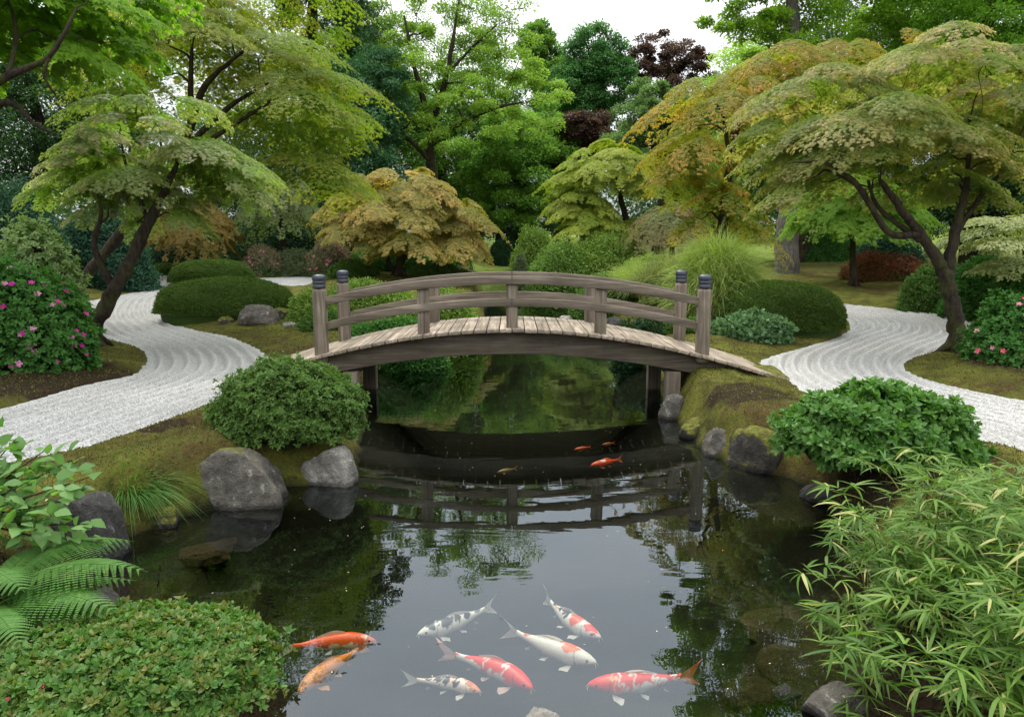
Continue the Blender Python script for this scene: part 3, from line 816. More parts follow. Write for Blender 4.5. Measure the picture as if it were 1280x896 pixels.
M['rock_pale'] = rock_mat('pale_rock', (.12, .11, .095), (.42, .40, .35), .8, .5, 1.3)
M['rock_moss'] = rock_mat('mossy_rock', (.03, .028, .022), (.10, .09, .075), .2, 1.0, .25)
M['rock_half'] = rock_mat('half_mossy_rock', (.050, .046, .038), (.20, .18, .15), .5, .95, .88)
M['rock_sunk'] = rock_mat('sunken_rock', (.05, .034, .012), (.17, .115, .035), .0, .4, 1.1)
def rock(label, px, py, wpx, hpx, seed, mat='rock', depth=.8, cuts=9, rot=0., Y=None, sink=.3, zc=None, name='boulder', group='boulders along the pond', smooth=.1, cat='rock', box_=.8):
    """px, py: centre of the rock's base line in the photo; size from its width and height there"""
    if Y is None:
        p = onz(px, py, 0.0) if zc is not None else onground(px, py); Y = p[1]
    rx = wpx / 2 / F * Y; h = hpx / F * Y * 1.03
    Yc = Y + rx * depth * .7; p = at(px, py, Yc); zb = (zc if zc is not None else gz(p[0], p[1]))
    bm = bmesh.new(); bmesh.ops.create_icosphere(bm, subdivisions=5, radius=1)
    V = np.array([v.co[:] for v in bm.verts]); rng = np.random.default_rng(seed)
    for _ in range(cuts):
        q = unit(rng.normal(size=3) + np.array([0, 0, .2])); cth = rng.uniform(.55, .85)
        s = V @ q; V = V - np.outer(np.maximum(0, s - cth) * (1 - smooth), q)
    V = V + unit(V) * (.07 * dlump(V, seed, 2.5))[:, None]
    nz = np.array([mnoise.fractal(Vector(v * 2.2 + seed), .9, 2.1, 5) for v in V]); V = V + unit(V) * (.10 * nz)[:, None]
    V = V / np.abs(V).max(0); V = np.sign(V) * np.abs(V) ** np.array([.85, .85, box_])
    V[:, 2] = np.where(V[:, 2] < 0, V[:, 2] * sink, V[:, 2])
    ca, sa = math.cos(rot), math.sin(rot)
    V = V @ np.array([[ca, sa, 0], [-sa, ca, 0], [0, 0, 1]]); V = V / np.abs(V).max(0) * np.array([1, 1, V[:, 2].max()])
    V = V * np.array([rx, rx * depth, h])
    for v, q in zip(bm.verts, V): v.co = q
    for f in bm.faces: f.smooth = True
    me = bpy.data.meshes.new(name); bm.to_mesh(me); bm.free()
    o = link(name, me, M[mat]); o.location = (p[0], p[1], zb)
    return tag(o, label, cat, group)

# ================================================================== planting
# --- front maples
BLK = 'bark'
maple('small green maple with dark leaning mossy trunk standing in the moss island on the left', 11.4,
      ([(114, 448, 11.4), (118, 412, 11.4), (134, 378, 11.4), (158, 336, 11.45), (180, 290, 11.5), (203, 243, 11.55), (222, 205, 11.5)], [.15, .125, .115, .10, .085, .06, .03]),
      [(196, 218, 0, 1.55, 1.45, 1.22, 46), (120, 232, .2, .95, 1.1, .85, 22), (262, 215, .3, .85, 1.0, .62, 16), (175, 262, .3, 1.0, 1.0, .7, 16)], 11, per=820, size=.05, tip=.95, openf=.72, droop=.26, tilt=.42,
      limbs=[([(143, 365, 11.42), (128, 335, 11.35), (118, 305, 11.3), (126, 268, 11.2), (120, 235, 11.1)], [.065, .055, .045, .03, .015]),
             ([(186, 282, 11.5), (175, 250, 11.6), (160, 215, 11.7), (152, 180, 11.7)], [.045, .035, .025, .012])], Rp=.50)
maple('large spreading green maple with many dark limbs behind the small leaning maple', 15.5,
      ([(74, 392, 15.8), (108, 345, 15.8), (160, 280, 15.7), (205, 220, 15.7), (236, 165, 15.6), (238, 105, 15.5), (240, 60, 15.5)], [.12, .11, .10, .085, .06, .03]),
      [(255, 120, 0, 2.9, 2.4, 2.1, 62), (365, 150, .3, 1.5, 1.8, 1.5, 26), (200, 30, .5, 2.2, 2.0, 1.6, 26), (330, 20, 1., 1.7, 1.8, 1.6, 22), (395, 225, .5, .9, 1.2, .9, 14)], 12, per=640, size=.072, tmpl=PALM3, tip=.55, openf=.45, droop=.24, tilt=.4,
      limbs=[([(236, 165, 15.6), (255, 110, 15.2), (285, 80, 14.9), (310, 60, 14.6)], [.08, .06, .04, .02]),
             ([(228, 190, 15.7), (285, 135, 15.3), (335, 105, 15.1)], [.07, .05, .02]), ([(214, 205, 15.7), (310, 145, 15.4), (350, 120, 15.3)], [.06, .04, .02])], Rp=.85,
      mat=leaf_mat('maple_leaf_olive', (.085, .155, .014), (.18, .27, .03), (.52, .34, .09), .52, .42, .5))
maple('wide spreading front maple with beige tipped layers, trunk forking in the right moss island', 11.4,
      ([(1197, 448, 11.4), (1196, 418, 11.4), (1190, 380, 11.4), (1182, 348, 11.4), (1170, 322, 11.4), (1148, 290, 11.35), (1122, 255, 11.3), (1100, 225, 11.2)], [.155, .13, .12, .105, .085, .07, .055, .03]),
      [(1120, 215, 0, 2.2, 1.5, 1.15, 56), (1190, 130, .3, 1.9, 1.7, 1.15, 44), (1052, 180, .1, .95, 1.0, .6, 18), (1265, 175, .2, 1.2, 1.4, 1.1, 24), (1020, 140, .8, 1.1, 1.1, .7, 18)], 13, per=820, size=.05, tip=.95, openf=.5, droop=.26, tilt=.42,
      limbs=[([(1184, 350, 11.4), (1192, 300, 11.5), (1203, 255, 11.55), (1210, 215, 11.6), (1212, 150, 11.6)], [.09, .08, .06, .04, .02]),
             ([(1150, 292, 11.35), (1110, 290, 11.3), (1072, 232, 11.2), (1035, 205, 11.1), (990, 203, 11.0)], [.06, .05, .045, .03, .012]),
             ([(1150, 300, 11.35), (1100, 262, 11.5), (1085, 225, 11.6)], [.05, .035, .02]),
             ([(1196, 290, 11.5), (1230, 240, 11.7), (1262, 205, 11.9)], [.05, .035, .02])], Rp=.55,
      mat=leaf_mat('maple_leaf_tawny', (.080, .140, .014), (.16, .24, .03), (.54, .38, .22), .52, .42, .5))
maple('orange tinged maple with drooping outer sprays between the plume grass and the front right maple', 16.5,
      ([(905, 352, 17.0), (903, 290, 17.0), (908, 230, 16.8), (920, 170, 16.6), (930, 120, 16.5)], [.14, .12, .10, .07, .03]),
      [(905, 160, 0, 1.7, 1.6, 1.2, 30), (868, 215, -.4, .8, 1.0, 1.0, 13), (975, 100, .6, 1.6, 1.4, .8, 22), (1060, 95, 1.2, 2.0, 1.6, 1.1, 24), (900, 262, -.3, .7, .8, .6, 10)], 14, per=520, size=.075, tmpl=PALM3, tip=.78, openf=.5,
      limbs=[([(912, 200, 16.7), (905, 150, 16.4), (895, 130, 16.2)], [.06, .04, .015])], Rp=.7, droop=.34, tilt=.5,
      mat=leaf_mat('maple_leaf_orange', (.095, .150, .016), (.22, .25, .034), (.56, .27, .07), .5, .45, .45))
# --- overhanging maple at the left edge
maple('bright green maple hanging over the left edge with bare dark branches showing', 8.6,
      ([(-260, 470, 8.6), (-240, 330, 8.5), (-180, 230, 8.4), (-90, 190, 8.3), (0, 130, 8.2)], [.17, .15, .12, .09, .05]),
      [(10, 45, 0, 1.5, 1.4, 1.1, 24), (95, 10, .8, 1.3, 1.2, .8, 15), (-120, 20, .3, 1.5, 1.5, 1.6, 22), (-180, -140, .8, 2.2, 2.2, 1.4, 26), (40, -110, .5, 1.9, 1.6, 1.0, 26)], 15, openf=.3, per=300, size=.08, tmpl=PALMW, tip=0.,
      limbs=[([(-180, 230, 8.4), (-60, 140, 8.0), (10, 95, 7.8), (62, 70, 7.7), (97, 8, 7.8)], [.08, .055, .04, .025, .012]),
             ([(-100, 200, 8.4), (0, 128, 8.2), (42, 155, 8.1), (70, 168, 8.1)], [.06, .04, .02, .01]),
             ([(62, 72, 7.7), (55, 95, 7.7), (70, 120, 7.8)], [.02, .015, .008])], Rp=.55, droop=.2, tilt=.35,
      mat=leaf_mat('maple_leaf_bright', (.11, .22, .02), (.21, .35, .04), None, .58, .45, .4))
# --- middle distance maples
maple('weeping orange brown maple low behind the clipped bushes on the left', 25,
      ([(232, 322, 25), (235, 300, 25), (240, 275, 25)], [.10, .08, .05]),
      [(242, 284, 0, 1.5, 1.3, 1.05, 38)], 16, per=620, size=.075, tmpl=PALM3, tip=.6, Rp=.5, droop=.45, tilt=.8, mat=leaf_mat('maple_leaf_rust', *G['rust'], .4))
maple('golden beige domed maple with a forked trunk behind the left end of the bridge', 24,
      ([(499, 346, 24), (500, 325, 24), (503, 300, 24), (508, 270, 24), (512, 245, 24)], [.15, .12, .11, .08, .03]),
      [(508, 268, 0, 2.55, 2.1, 1.55, 70), (455, 290, -.4, 1.3, 1.3, .9, 24), (570, 305, .2, .95, 1.2, 1.0, 20), (510, 305, -1.6, 1.0, .7, .5, 10)], 17, per=560, size=.085, tmpl=PALM3, tip=.85, Rp=.56, droop=.32, tilt=.5, zmin=-.05, openf=.0,
      limbs=[([(499, 344, 24), (487, 330, 23.9), (482, 308, 23.8), (480, 285, 23.8)], [.09, .075, .05, .03]), ([(501, 330, 24), (515, 305, 23.9), (522, 285, 23.8)], [.08, .06, .03])],
      mat=leaf_mat('maple_leaf_beige', *G['beige'], .4))
maple('yellow green layered maple beyond the bridge, right of the tall centre trees', 27,
      ([(789, 318, 27), (790, 300, 27), (783, 275, 27), (775, 245, 27), (770, 215, 27)], [.20, .16, .13, .09, .04]),
      [(768, 222, 0, 2.2, 1.9, 1.35, 46), (722, 262, -.3, 1.35, 1.3, .8, 24), (812, 235, .3, 1.3, 1.3, 1.2, 22), (745, 285, -.8, 1.3, 1.0, .5, 14), (805, 285, -.2, 1.1, 1.0, .5, 12)], 18, per=560, size=.10, tmpl=PALM3, tip=.2, Rp=.62, droop=.28, tilt=.45, zmin=-.05,
      limbs=[([(789, 312, 27), (775, 290, 26.9), (765, 268, 26.8)], [.10, .07, .03]), ([(790, 302, 27), (805, 280, 27), (815, 262, 27)], [.10, .07, .03])],
      mat=leaf_mat('maple_leaf_gold', *G['gold'], .4))
maple('small muted green maple to the right of the yellow green one, by the plume grass', 24,
      ([(838, 335, 24), (840, 310, 24), (842, 285, 24)], [.11, .09, .05]),
      [(838, 280, 0, 1.15, 1.1, .8, 22)], 19, per=480, size=.10, tmpl=PALM3, tip=.8, Rp=.6, droop=.42, tilt=.7, mat=leaf_mat('maple_leaf_muted', (.08, .12, .03), (.17, .19, .06), (.36, .22, .14), .4))
maple('luminous lime green maple behind the right path', 21,
      ([(1068, 336, 21), (1066, 310, 21), (1062, 285, 21)], [.10, .08, .05]),
      [(1075, 265, 0, 1.9, 1.5, 1.1, 44), (1040, 262, .3, .8, 1.0, .6, 12)], 20, per=520, size=.09, tmpl=PALM3, tip=.0, Rp=.6, mat=leaf_mat('maple_leaf_lime', (.13, .24, .025), (.22, .36, .05), None, .5))
maple('pale grey green weeping maple in front of the dark wood left of the golden maple', 26,
      ([(355, 322, 27), (352, 285, 26.5), (348, 240, 26)], [.12, .09, .05]),
      [(350, 250, 0, 1.35, 1.3, 1.15, 28)], 21, per=520, size=.085, tmpl=PALM3, tip=.8, Rp=.55, droop=.5, tilt=.8, mat=leaf_mat('maple_leaf_grey', (.075, .115, .03), (.14, .19, .05), (.30, .30, .20), .4))
maple('cream leaved layered dogwood at the right edge behind the rose bush', 14.5,
      ([(1290, 405, 14.5), (1285, 350, 14.5), (1280, 310, 14.4)], [.09, .07, .04]),
      [(1262, 300, 0, 1.25, 1.1, .55, 26), (1290, 335, -.3, 1.0, .9, .4, 14)], 22, per=420, size=.07, tmpl=OVAL, tip=.0, Rp=.42, droop=.15, tilt=.25, mat=gm('cream', .35), group='small ornamental trees', name='dogwood_tree')

# --- tall trees of the wood
LG = leaf_mat('leaf_light_green', (.16, .26, .04), (.30, .43, .085), None, .4)
MG = leaf_mat('leaf_mid_green', (.06, .15, .03), (.15, .26, .05), None, .38)
DG = leaf_mat('leaf_deep_green', (.020, .060, .020), (.055, .115, .036), None, .3)
TG = leaf_mat('leaf_blue_green', (.03, .095, .045), (.08, .17, .085), None, .3)
PL = leaf_mat('leaf_plum', (.045, .024, .024), (.115, .062, .055), None, .3)
BG = leaf_mat('leaf_bright_green', (.12, .22, .022), (.24, .37, .045), None, .52)
broadleaf('tall light green tree with open forked limbs rising in the centre of the wood', 'deciduous_tree', 36, 545,
          [(560, 40, 70, 62), (520, 95, 58, 55, -1), (620, 75, 60, 60), (585, 130, 62, 50, -2), (655, 130, 50, 60, 1), (520, 165, 50, 40, -1), (600, -30, 80, 55), (500, 30, 40, 55, 1), (475, 110, 35, 50, 0)], 31, .14, 84000, LG, .24,
          trunk_px=[(543, 320, 36), (541, 230, 36), (538, 195, 36), (541, 165, 36), (548, 120, 36)], limbs=[([(541, 185, 36), (530, 130, 35.5), (517, 80, 35), (505, 20, 35)], [.17, .14, .10, .05]), ([(545, 140, 36), (558, 95, 35.5), (566, 50, 35), (574, 0, 35)], [.16, .13, .09, .04]), ([(541, 180, 36), (575, 155, 35.4), (620, 135, 35), (655, 128, 34.8)], [.14, .11, .08, .03]), ([(541, 205, 36), (512, 175, 35.5), (488, 145, 35)], [.13, .09, .04]), ([(560, 92, 35.4), (590, 60, 35), (622, 30, 35)], [.09, .06, .03])], nclump=230, clumpf=.20, gap=.12, openf=.7, rend=.012, vis_limbs=.8)
broadleaf('rounded mid green tree with drooping crown just right of the open forked tree', 'deciduous_tree', 43, 668,
          [(648, 215, 62, 70), (615, 195, 50, 50, -1), (680, 190, 42, 60, 1), (640, 260, 48, 42, -1), (560, 235, 45, 45, 2)], 32, .18, 70000, leaf_mat('leaf_soft_green', (.09, .20, .035), (.20, .33, .06), None, .4), .3, nclump=150, clumpf=.24, vis_limbs=.2)
broadleaf('dark spruce green tree left of the open forked tree', 'evergreen_tree', 33, 430,
          [(430, 190, 60, 110), (470, 130, 40, 70, 1), (455, 240, 55, 50, -1)], 33, .15, 70000, TG, .3, nclump=170, clumpf=.24, vis_limbs=.1)
broadleaf('very dark tall tree rising out of the frame above the golden tipped maple', 'evergreen_tree', 38, 400,
          [(410, 40, 65, 70), (395, -40, 60, 70), (440, -60, 40, 60), (370, 120, 60, 60), (395, -130, 55, 60)], 34, .17, 60000, DG, .4, nclump=150, clumpf=.25, vis_limbs=.2)
broadleaf('deep green round headed tree against the sky right of centre', 'deciduous_tree', 50, 742,
          [(742, 75, 42, 40), (722, 110, 36, 34), (765, 105, 30, 38), (740, 135, 38, 28)], 35, .20, 42000, leaf_mat('leaf_emerald', (.04, .13, .04), (.10, .22, .07), None, .3), .4, nclump=110, clumpf=.26, vis_limbs=.2)
broadleaf('purple brown copper beech on the skyline', 'deciduous_tree', 62, 840,
          [(830, 72, 42, 28), (865, 85, 30, 25), (805, 85, 26, 28), (840, 110, 45, 30)], 36, .22, 26000, PL, .4, nclump=90, clumpf=.22, gap=.15, vis_limbs=.5)
broadleaf('low plum coloured tree below the round headed green tree', 'deciduous_tree', 44, 728,
          [(728, 165, 34, 26), (748, 182, 28, 22), (705, 195, 22, 20)], 37, .18, 22000, PL, .2, nclump=60, clumpf=.28, vis_limbs=.1)
broadleaf('pale green tree between the copper beech and the yellow green maple', 'deciduous_tree', 40, 820,
          [(818, 140, 42, 38), (850, 165, 35, 38), (800, 185, 50, 30), (855, 210, 40, 40)], 38, .17, 44000, leaf_mat('leaf_pale_green', (.07, .14, .045), (.14, .22, .08), None, .35), .25, nclump=120, clumpf=.26, vis_limbs=.2)
broadleaf('great tree with a thick pale trunk and bright green crown above the plume grass', 'deciduous_tree', 25, 985,
          [(985, 40, 75, 55), (1060, 20, 80, 55, 1), (930, 15, 50, 45, -1), (1140, 40, 75, 60, 2), (960, -60, 90, 60), (1060, -90, 100, 70, 1), (960, -170, 90, 70), (1070, -200, 90, 70, 1), (1000, -290, 80, 60), (900, -70, 45, 40, -1)], 39, .125, 120000, BG, .34, bark='bark_grey',
          trunk_px=[(983, 356, 25), (985, 300, 25), (988, 230, 25), (990, 150, 25), (992, 60, 25), (990, -30, 25), (995, -150, 25)], nclump=330, clumpf=.22, gap=.12, vis_limbs=.5)
broadleaf('bright green tree filling the upper right corner behind the front maple', 'deciduous_tree', 24, 1215,
          [(1210, 60, 85, 70), (1280, 110, 70, 80, -1), (1150, 120, 60, 60, 1), (1240, -40, 100, 80), (1340, 10, 90, 110), (1220, -170, 100, 90)], 40, .125, 90000, leaf_mat('leaf_fresh_green', (.09, .20, .025), (.19, .34, .045), None, .5), .28, nclump=260, clumpf=.23, gap=.05, vis_limbs=.4)
broadleaf('dark bluish green tree behind the fork of the right maple', 'evergreen_tree', 23, 1240,
          [(1235, 235, 75, 60), (1170, 255, 60, 55, 1), (1300, 260, 60, 70, -1)], 41, .11, 46000, DG, .25, nclump=130, clumpf=.26, vis_limbs=.1)
broadleaf('shaded green tree behind the pale thick trunk', 'deciduous_tree', 30, 1000,
          [(1000, 230, 70, 60), (940, 210, 50, 70, 1), (1060, 215, 60, 70, 1), (905, 270, 40, 45)], 42, .14, 52000, MG, .25, nclump=140, clumpf=.26, vis_limbs=.1)
broadleaf('dark tree of the wood behind the left overhanging branches', 'evergreen_tree', 25, 60,
          [(60, 170, 75, 80), (-30, 190, 80, 90, -1), (130, 190, 60, 70, 1), (30, 80, 80, 70, 1)], 43, .12, 60000, DG, .3, nclump=150, clumpf=.26, vis_limbs=.3)
broadleaf('tall green tree behind the large left maple, crown out of frame', 'deciduous_tree', 32, 170,
          [(170, 30, 90, 70), (260, -20, 80, 70, 1), (90, -40, 80, 70), (190, -110, 100, 80), (300, -110, 70, 70, 2), (120, -200, 90, 80), (240, -220, 80, 80)], 44, .13, 90000, leaf_mat('leaf_wood_green', (.040, .100, .020), (.095, .175, .036), None, .4), .35, nclump=260, clumpf=.24, gap=.08, vis_limbs=.4)
broadleaf('deep shade tree between the left maple and the spruce green tree', 'evergreen_tree', 33, 330,
          [(320, 215, 80, 70), (380, 270, 60, 50), (270, 260, 60, 50, -1)], 45, .13, 46000, DG, .3, nclump=130, clumpf=.26, vis_limbs=.1)
broadleaf('dark green tree in the hollow behind the topiary balls', 'evergreen_tree', 50, 625,
          [(622, 275, 40, 35), (585, 260, 40, 40, 1), (665, 270, 40, 32, 1)], 46, .2, 26000, DG, .2, nclump=80, clumpf=.28, vis_limbs=.1)
# outer trees whose crowns close the wood at both sides, over the pond's reflection
for i, (Y, bx, cr_, mt, lb) in enumerate([
    (17, -150, [(-150, 60, 120, 130), (-170, -120, 130, 120), (-60, -60, 80, 80), (-150, 230, 100, 70)], DG, 'dark tall tree beyond the left edge of the picture'),
    (46, 560, [(560, 190, 70, 70), (600, 130, 60, 60), (500, 170, 70, 70)], MG, 'far green tree showing between the open limbs of the centre tree'),
    (48, 460, [(455, 60, 45, 60), (430, 140, 60, 60), (480, 120, 50, 50)], TG, 'far bluish tree behind the spruce green tree'),
    (55, 700, [(690, 110, 30, 45), (700, 170, 40, 50), (670, 60, 22, 30)], MG, 'far green tree at the left foot of the round headed tree'),
    (52, 900, [(900, 150, 50, 60), (880, 215, 60, 50), (950, 120, 60, 70)], LG, 'far pale tree behind the orange tinged maple'),
    (17, 1430, [(1420, 60, 110, 120), (1440, -120, 130, 110), (1420, 250, 110, 90)], MG, 'green tree beyond the right edge of the picture'),
    (30, 1120, [(1120, 170, 80, 70), (1180, 90, 90, 80), (1090, 80, 80, 70)], DG, 'dark tree behind the crown of the great pale trunked tree')]):
    broadleaf(lb, 'deciduous_tree', Y, bx, cr_, 60 + i, .0047 * Y, 40000, mt, .012 * Y, nclump=130, clumpf=.27, vis_limbs=.15)
m_ = leaf_mat('leaf_far_wood', (.022, .062, .022), (.06, .115, .04), None, .3)
mb = MB(); rng = np.random.default_rng(77)
for i in range(420):
    a = rng.uniform(-1.15, 1.15); d_ = rng.uniform(52, 85); x = math.sin(a) * d_ ; y = math.cos(a) * d_
    if y < 18: continue
    ppx = 640 + x / y * F
    if 690 < ppx < 900: hmax = 9.0
    else: hmax = 13
    for k in range(2):
        c = np.array([x, y, 1.5 + rng.random() * hmax]); clumpleaves(mb, rng, c, np.array([3.2, 3.2, 2.2]), 170, .42, RHOMB, rng.random())
fw = mb.build('far_wood', m_); tag(fw, 'dense dark wood closing the view far behind the garden', 'wood', None, 'stuff')

# --- clipped and loose shrubs
shrub('largest clipped dome of dark box at the bend of the left gravel path', 'clipped_bush', 200, 369, 348, 407, 'box', 101, .034, 42000, clipped=True, expo=2.5, amp=.035, depth=.62)
shrub('second clipped dome right behind the largest one', 'clipped_bush', 216, 317, 325, 357, 'box', 102, .045, 24000, clipped=True, expo=2.5, amp=.035, depth=.7)
shrub('low clipped bush at the start of the grey footpath', 'clipped_bush', 186, 228, 330, 344, 'box', 103, .05, 7000, clipped=True, expo=2.4, amp=.03)
shrub('clipped round bush behind the trunk of the leaning maple', 'clipped_bush', 88, 186, 314, 366, 'box', 104, .042, 22000, clipped=True, expo=2.2, amp=.05)
shrub('broad clipped dome right of the bridge at the edge of the right path', 'clipped_bush', 893, 1050, 353, 424, 'box', 105, .036, 40000, clipped=True, expo=2.5, amp=.04, depth=.7)
shrub('tall clipped ball beside the distant lawn', 'clipped_bush', 609, 652, 299, 335, 'dark', 106, .09, 8000, clipped=True, amp=.02, depth=1.)
shrub('small clipped ball at the left of the distant lawn', 'clipped_bush', 603, 630, 315, 331, 'box', 107, .08, 5000, clipped=True, amp=.02, depth=1.)
shrub('pale grey green ball right of the distant lawn', 'clipped_bush', 638, 664, 317, 344, 'grey', 108, .08, 6000, clipped=True, amp=.02, depth=1.)
shrub('dark green dome half hidden behind the yellow green maple', 'clipped_bush', 748, 778, 284, 312, 'dark', 109, .09, 4000, clipped=True, amp=.02, Y=31)
shrub('long dark hedge behind the clipped domes', 'hedge', 185, 335, 306, 336, 'box', 110, .07, 22000, clipped=True, expo=3.2, amp=.06, depth=.3, lumpk=8)
shrub('feathery grey green mound right of the lawn beyond the bridge', 'shrub', 655, 745, 306, 352, 'fresh', 111, .08, 24000, amp=.08, Y=24.5)
shrub('wide bright green mound under the yellow green maple', 'shrub', 700, 812, 294, 345, 'lime', 112, .08, 26000, amp=.08, Y=25.2)
shrub('bright green mound at the far right of the pond behind the rail', 'shrub', 770, 850, 322, 372, 'lime', 113, .08, 18000, amp=.1)
shrub('low green mound at the water beyond the bridge', 'shrub', 715, 800, 345, 385, 'mid', 114, .07, 16000, amp=.1)
shrub('lime green ground cover filling the bank behind the left half of the bridge', 'ground_cover_shrub', 395, 520, 352, 405, 'lime', 115, .055, 34000, amp=.1, depth=.6)
shrub('lime green ground cover running down to the water behind the bridge', 'ground_cover_shrub', 490, 603, 362, 421, 'lime', 116, .055, 34000, amp=.08, depth=.7)
shrub('lime leafy cushion left of the bridge end', 'ground_cover_shrub', 362, 420, 365, 414, 'lime', 117, .05, 14000, amp=.14)
shrub('dark green leafy bank plants in the shade behind the left rails', 'ground_cover_shrub', 415, 560, 400, 436, 'leafy', 118, .05, 26000, amp=.1, depth=.35)
shrub('low fresh green cushion at the foot of the bridge post', 'ground_cover_shrub', 375, 450, 388, 424, 'mid', 119, .045, 12000, amp=.12, depth=.6)
shrub('rounded green shrub with fine leaves below the golden maple, left', 'shrub', 412, 472, 326, 352, 'mid', 120, .07, 14000, amp=.06)
shrub('rounded fresh green shrub below the golden maple, right', 'shrub', 510, 575, 328, 356, 'mid', 121, .07, 14000, amp=.06)
shrub('dark green shrub behind the trunk of the golden maple', 'shrub', 440, 540, 304, 345, 'leafy', 122, .08, 18000, amp=.1)
shrub('green shrub under the right skirt of the golden maple', 'shrub', 545, 590, 306, 342, 'mid', 123, .08, 10000, amp=.08)
shrub('grey leaved shrub between the two pink flowering ones', 'shrub', 345, 398, 312, 346, 'grey', 124, .06, 16000, amp=.1)
shrub('pink flowering shrub nearest the hedge', 'flowering_shrub', 305, 358, 308, 347, 'pinkish', 125, .06, 15000, amp=.14, tip=.45, flowers=(30, .055, [(.5, .12, .2), (.6, .25, .3)], .5))
shrub('tall pink flowering shrub left of the golden maple', 'flowering_shrub', 385, 440, 300, 347, 'pinkish', 126, .06, 17000, amp=.14, tip=.5, flowers=(44, .055, [(.6, .08, .22), (.6, .28, .32)], .3))
shrub('crimson flowering shrub behind the golden maple trunk', 'flowering_shrub', 500, 535, 306, 345, 'pinkish', 127, .07, 8000, amp=.12, tip=.5, flowers=(16, .09, [(.45, .03, .08)], .2))
shrub('plum and pink rhododendron left of the lime shrub', 'flowering_shrub', 630, 676, 283, 322, 'plum', 128, .11, 8000, amp=.12, flowers=(12, .12, [(.4, .14, .2)], .2))
shrub('rose purple low shrub beside the clipped balls', 'flowering_shrub', 655, 692, 302, 330, 'plum', 129, .10, 7000, amp=.12, flowers=(14, .1, [(.42, .16, .2)], .2))
shrub('lime green shrub behind the clipped balls', 'shrub', 640, 700, 284, 325, 'lime', 130, .11, 12000, amp=.12, Y=36)
shrub('white flowering low cushion behind the top rail', 'flowering_shrub', 545, 600, 335, 358, 'grey', 131, .06, 9000, amp=.1, flowers=(30, .05, [(.7, .68, .66)], .4))
# right side
shrub('low pale leaved hosta clump right of the far bridge post', 'hosta', 888, 988, 393, 435, 'grey', 132, .085, 5200, amp=.12, tmpl=WIDE, depth=.7, mat=leaf_mat('leaf_hosta', (.06, .13, .05), (.14, .24, .11), None, .25))
shrub('fresh green fringe plants at the foot of the far right bridge post', 'ground_cover_shrub', 820, 895, 400, 430, 'mid', 133, .055, 9000, amp=.15, depth=.6)
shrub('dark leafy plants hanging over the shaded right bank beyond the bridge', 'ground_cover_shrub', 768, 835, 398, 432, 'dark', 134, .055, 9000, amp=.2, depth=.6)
shrub('red tipped azalea on the moss slope at the right', 'azalea', 1053, 1160, 313, 358, 'red', 135, .06, 24000, amp=.08, tip=.9, depth=.5)
shrub('dark green clipped shrub left of the red tipped azalea', 'shrub', 990, 1070, 292, 332, 'leafy', 136, .08, 18000, amp=.1)
shrub('bluish green shrub behind the red tipped azalea', 'shrub', 1065, 1150, 284, 335, 'teal', 137, .08, 18000, amp=.12, Y=23)
shrub('pale green shrub between the right path and the maple trunk', 'shrub', 1125, 1190, 335, 392, 'mid', 138, .055, 18000, amp=.12)
shrub('dark leafy shrub behind the right maple trunk', 'shrub', 1180, 1262, 322, 402, 'leafy', 139, .06, 24000, amp=.14)
shrub('green shrub at the right edge under the cream dogwood', 'shrub', 1235, 1330, 325, 415, 'leafy', 140, .06, 24000, amp=.12)
shrub('rose bush with red and pink flowers at the right edge of the moss island', 'flowering_shrub', 1206, 1345, 368, 470, 'leafy', 141, .052, 36000, whorl=5, amp=.12, flowers=(48, .042, [(.80, .14, .22), (.8, .34, .46), (.80, .10, .20)], .3))
# left side
shrub('large leafy bush with magenta flowers at the left edge', 'flowering_shrub', -60, 112, 335, 480, 'leafy', 142, .066, 48000, whorl=6, amp=.12, expo=2.3, flowers=(85, .042, [(.62, .02, .40), (.66, .05, .38), (.68, .30, .5)], .2))
shrub('pale green leafy shrub rising behind the magenta flowered bush', 'shrub', -20, 104, 284, 372, 'pale', 143, .08, 22000, amp=.14, whorl=5, Y=13.5)
shrub('bluish dark green slope of yew behind the pale green shrub', 'yew_shrub', -60, 85, 236, 320, 'teal', 144, .07, 40000, amp=.12, Y=19, depth=.7)
shrub('second bluish dark yew behind the leaning trunk', 'yew_shrub', 60, 190, 262, 325, 'teal', 145, .08, 26000, amp=.14, Y=21, depth=.6)
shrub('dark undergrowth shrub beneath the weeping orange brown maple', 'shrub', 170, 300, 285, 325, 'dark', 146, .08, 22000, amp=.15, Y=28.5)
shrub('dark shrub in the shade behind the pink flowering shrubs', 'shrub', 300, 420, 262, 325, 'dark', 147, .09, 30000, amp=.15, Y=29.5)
# near shrubs on the pond's banks
shrub('dense small leaved bush over the rocks left of the bridge', 'azalea', 272, 455, 452, 556, 'azalea', 150, .034, 74000, whorl=5, amp=.13, lumpk=6, depth=.75)
shrub('broad leaved green bush on the right bank below the gravel', 'azalea', 975, 1208, 487, 604, 'leafy', 151, .066, 36000, whorl=6, amp=.14, lumpk=6, depth=.75, mat=leaf_mat('leaf_broad', (.035, .11, .020), (.11, .225, .042), None, .3, .35, .5))
shrub('trimmed bush with small pink buds in the lower left corner', 'azalea', -40, 356, 806, 1000, 'azalea', 152, .038, 84000, whorl=6, amp=.15, lumpk=6, depth=.8, Y=3.15, z0=.15,
      mat=leaf_mat('leaf_corner', (.035, .10, .018), (.105, .215, .04), (.3, .16, .05), .3, .38, .5), tip=.18, flowers=(14, .014, [(.6, .08, .14), (.65, .35, .25)], .5))

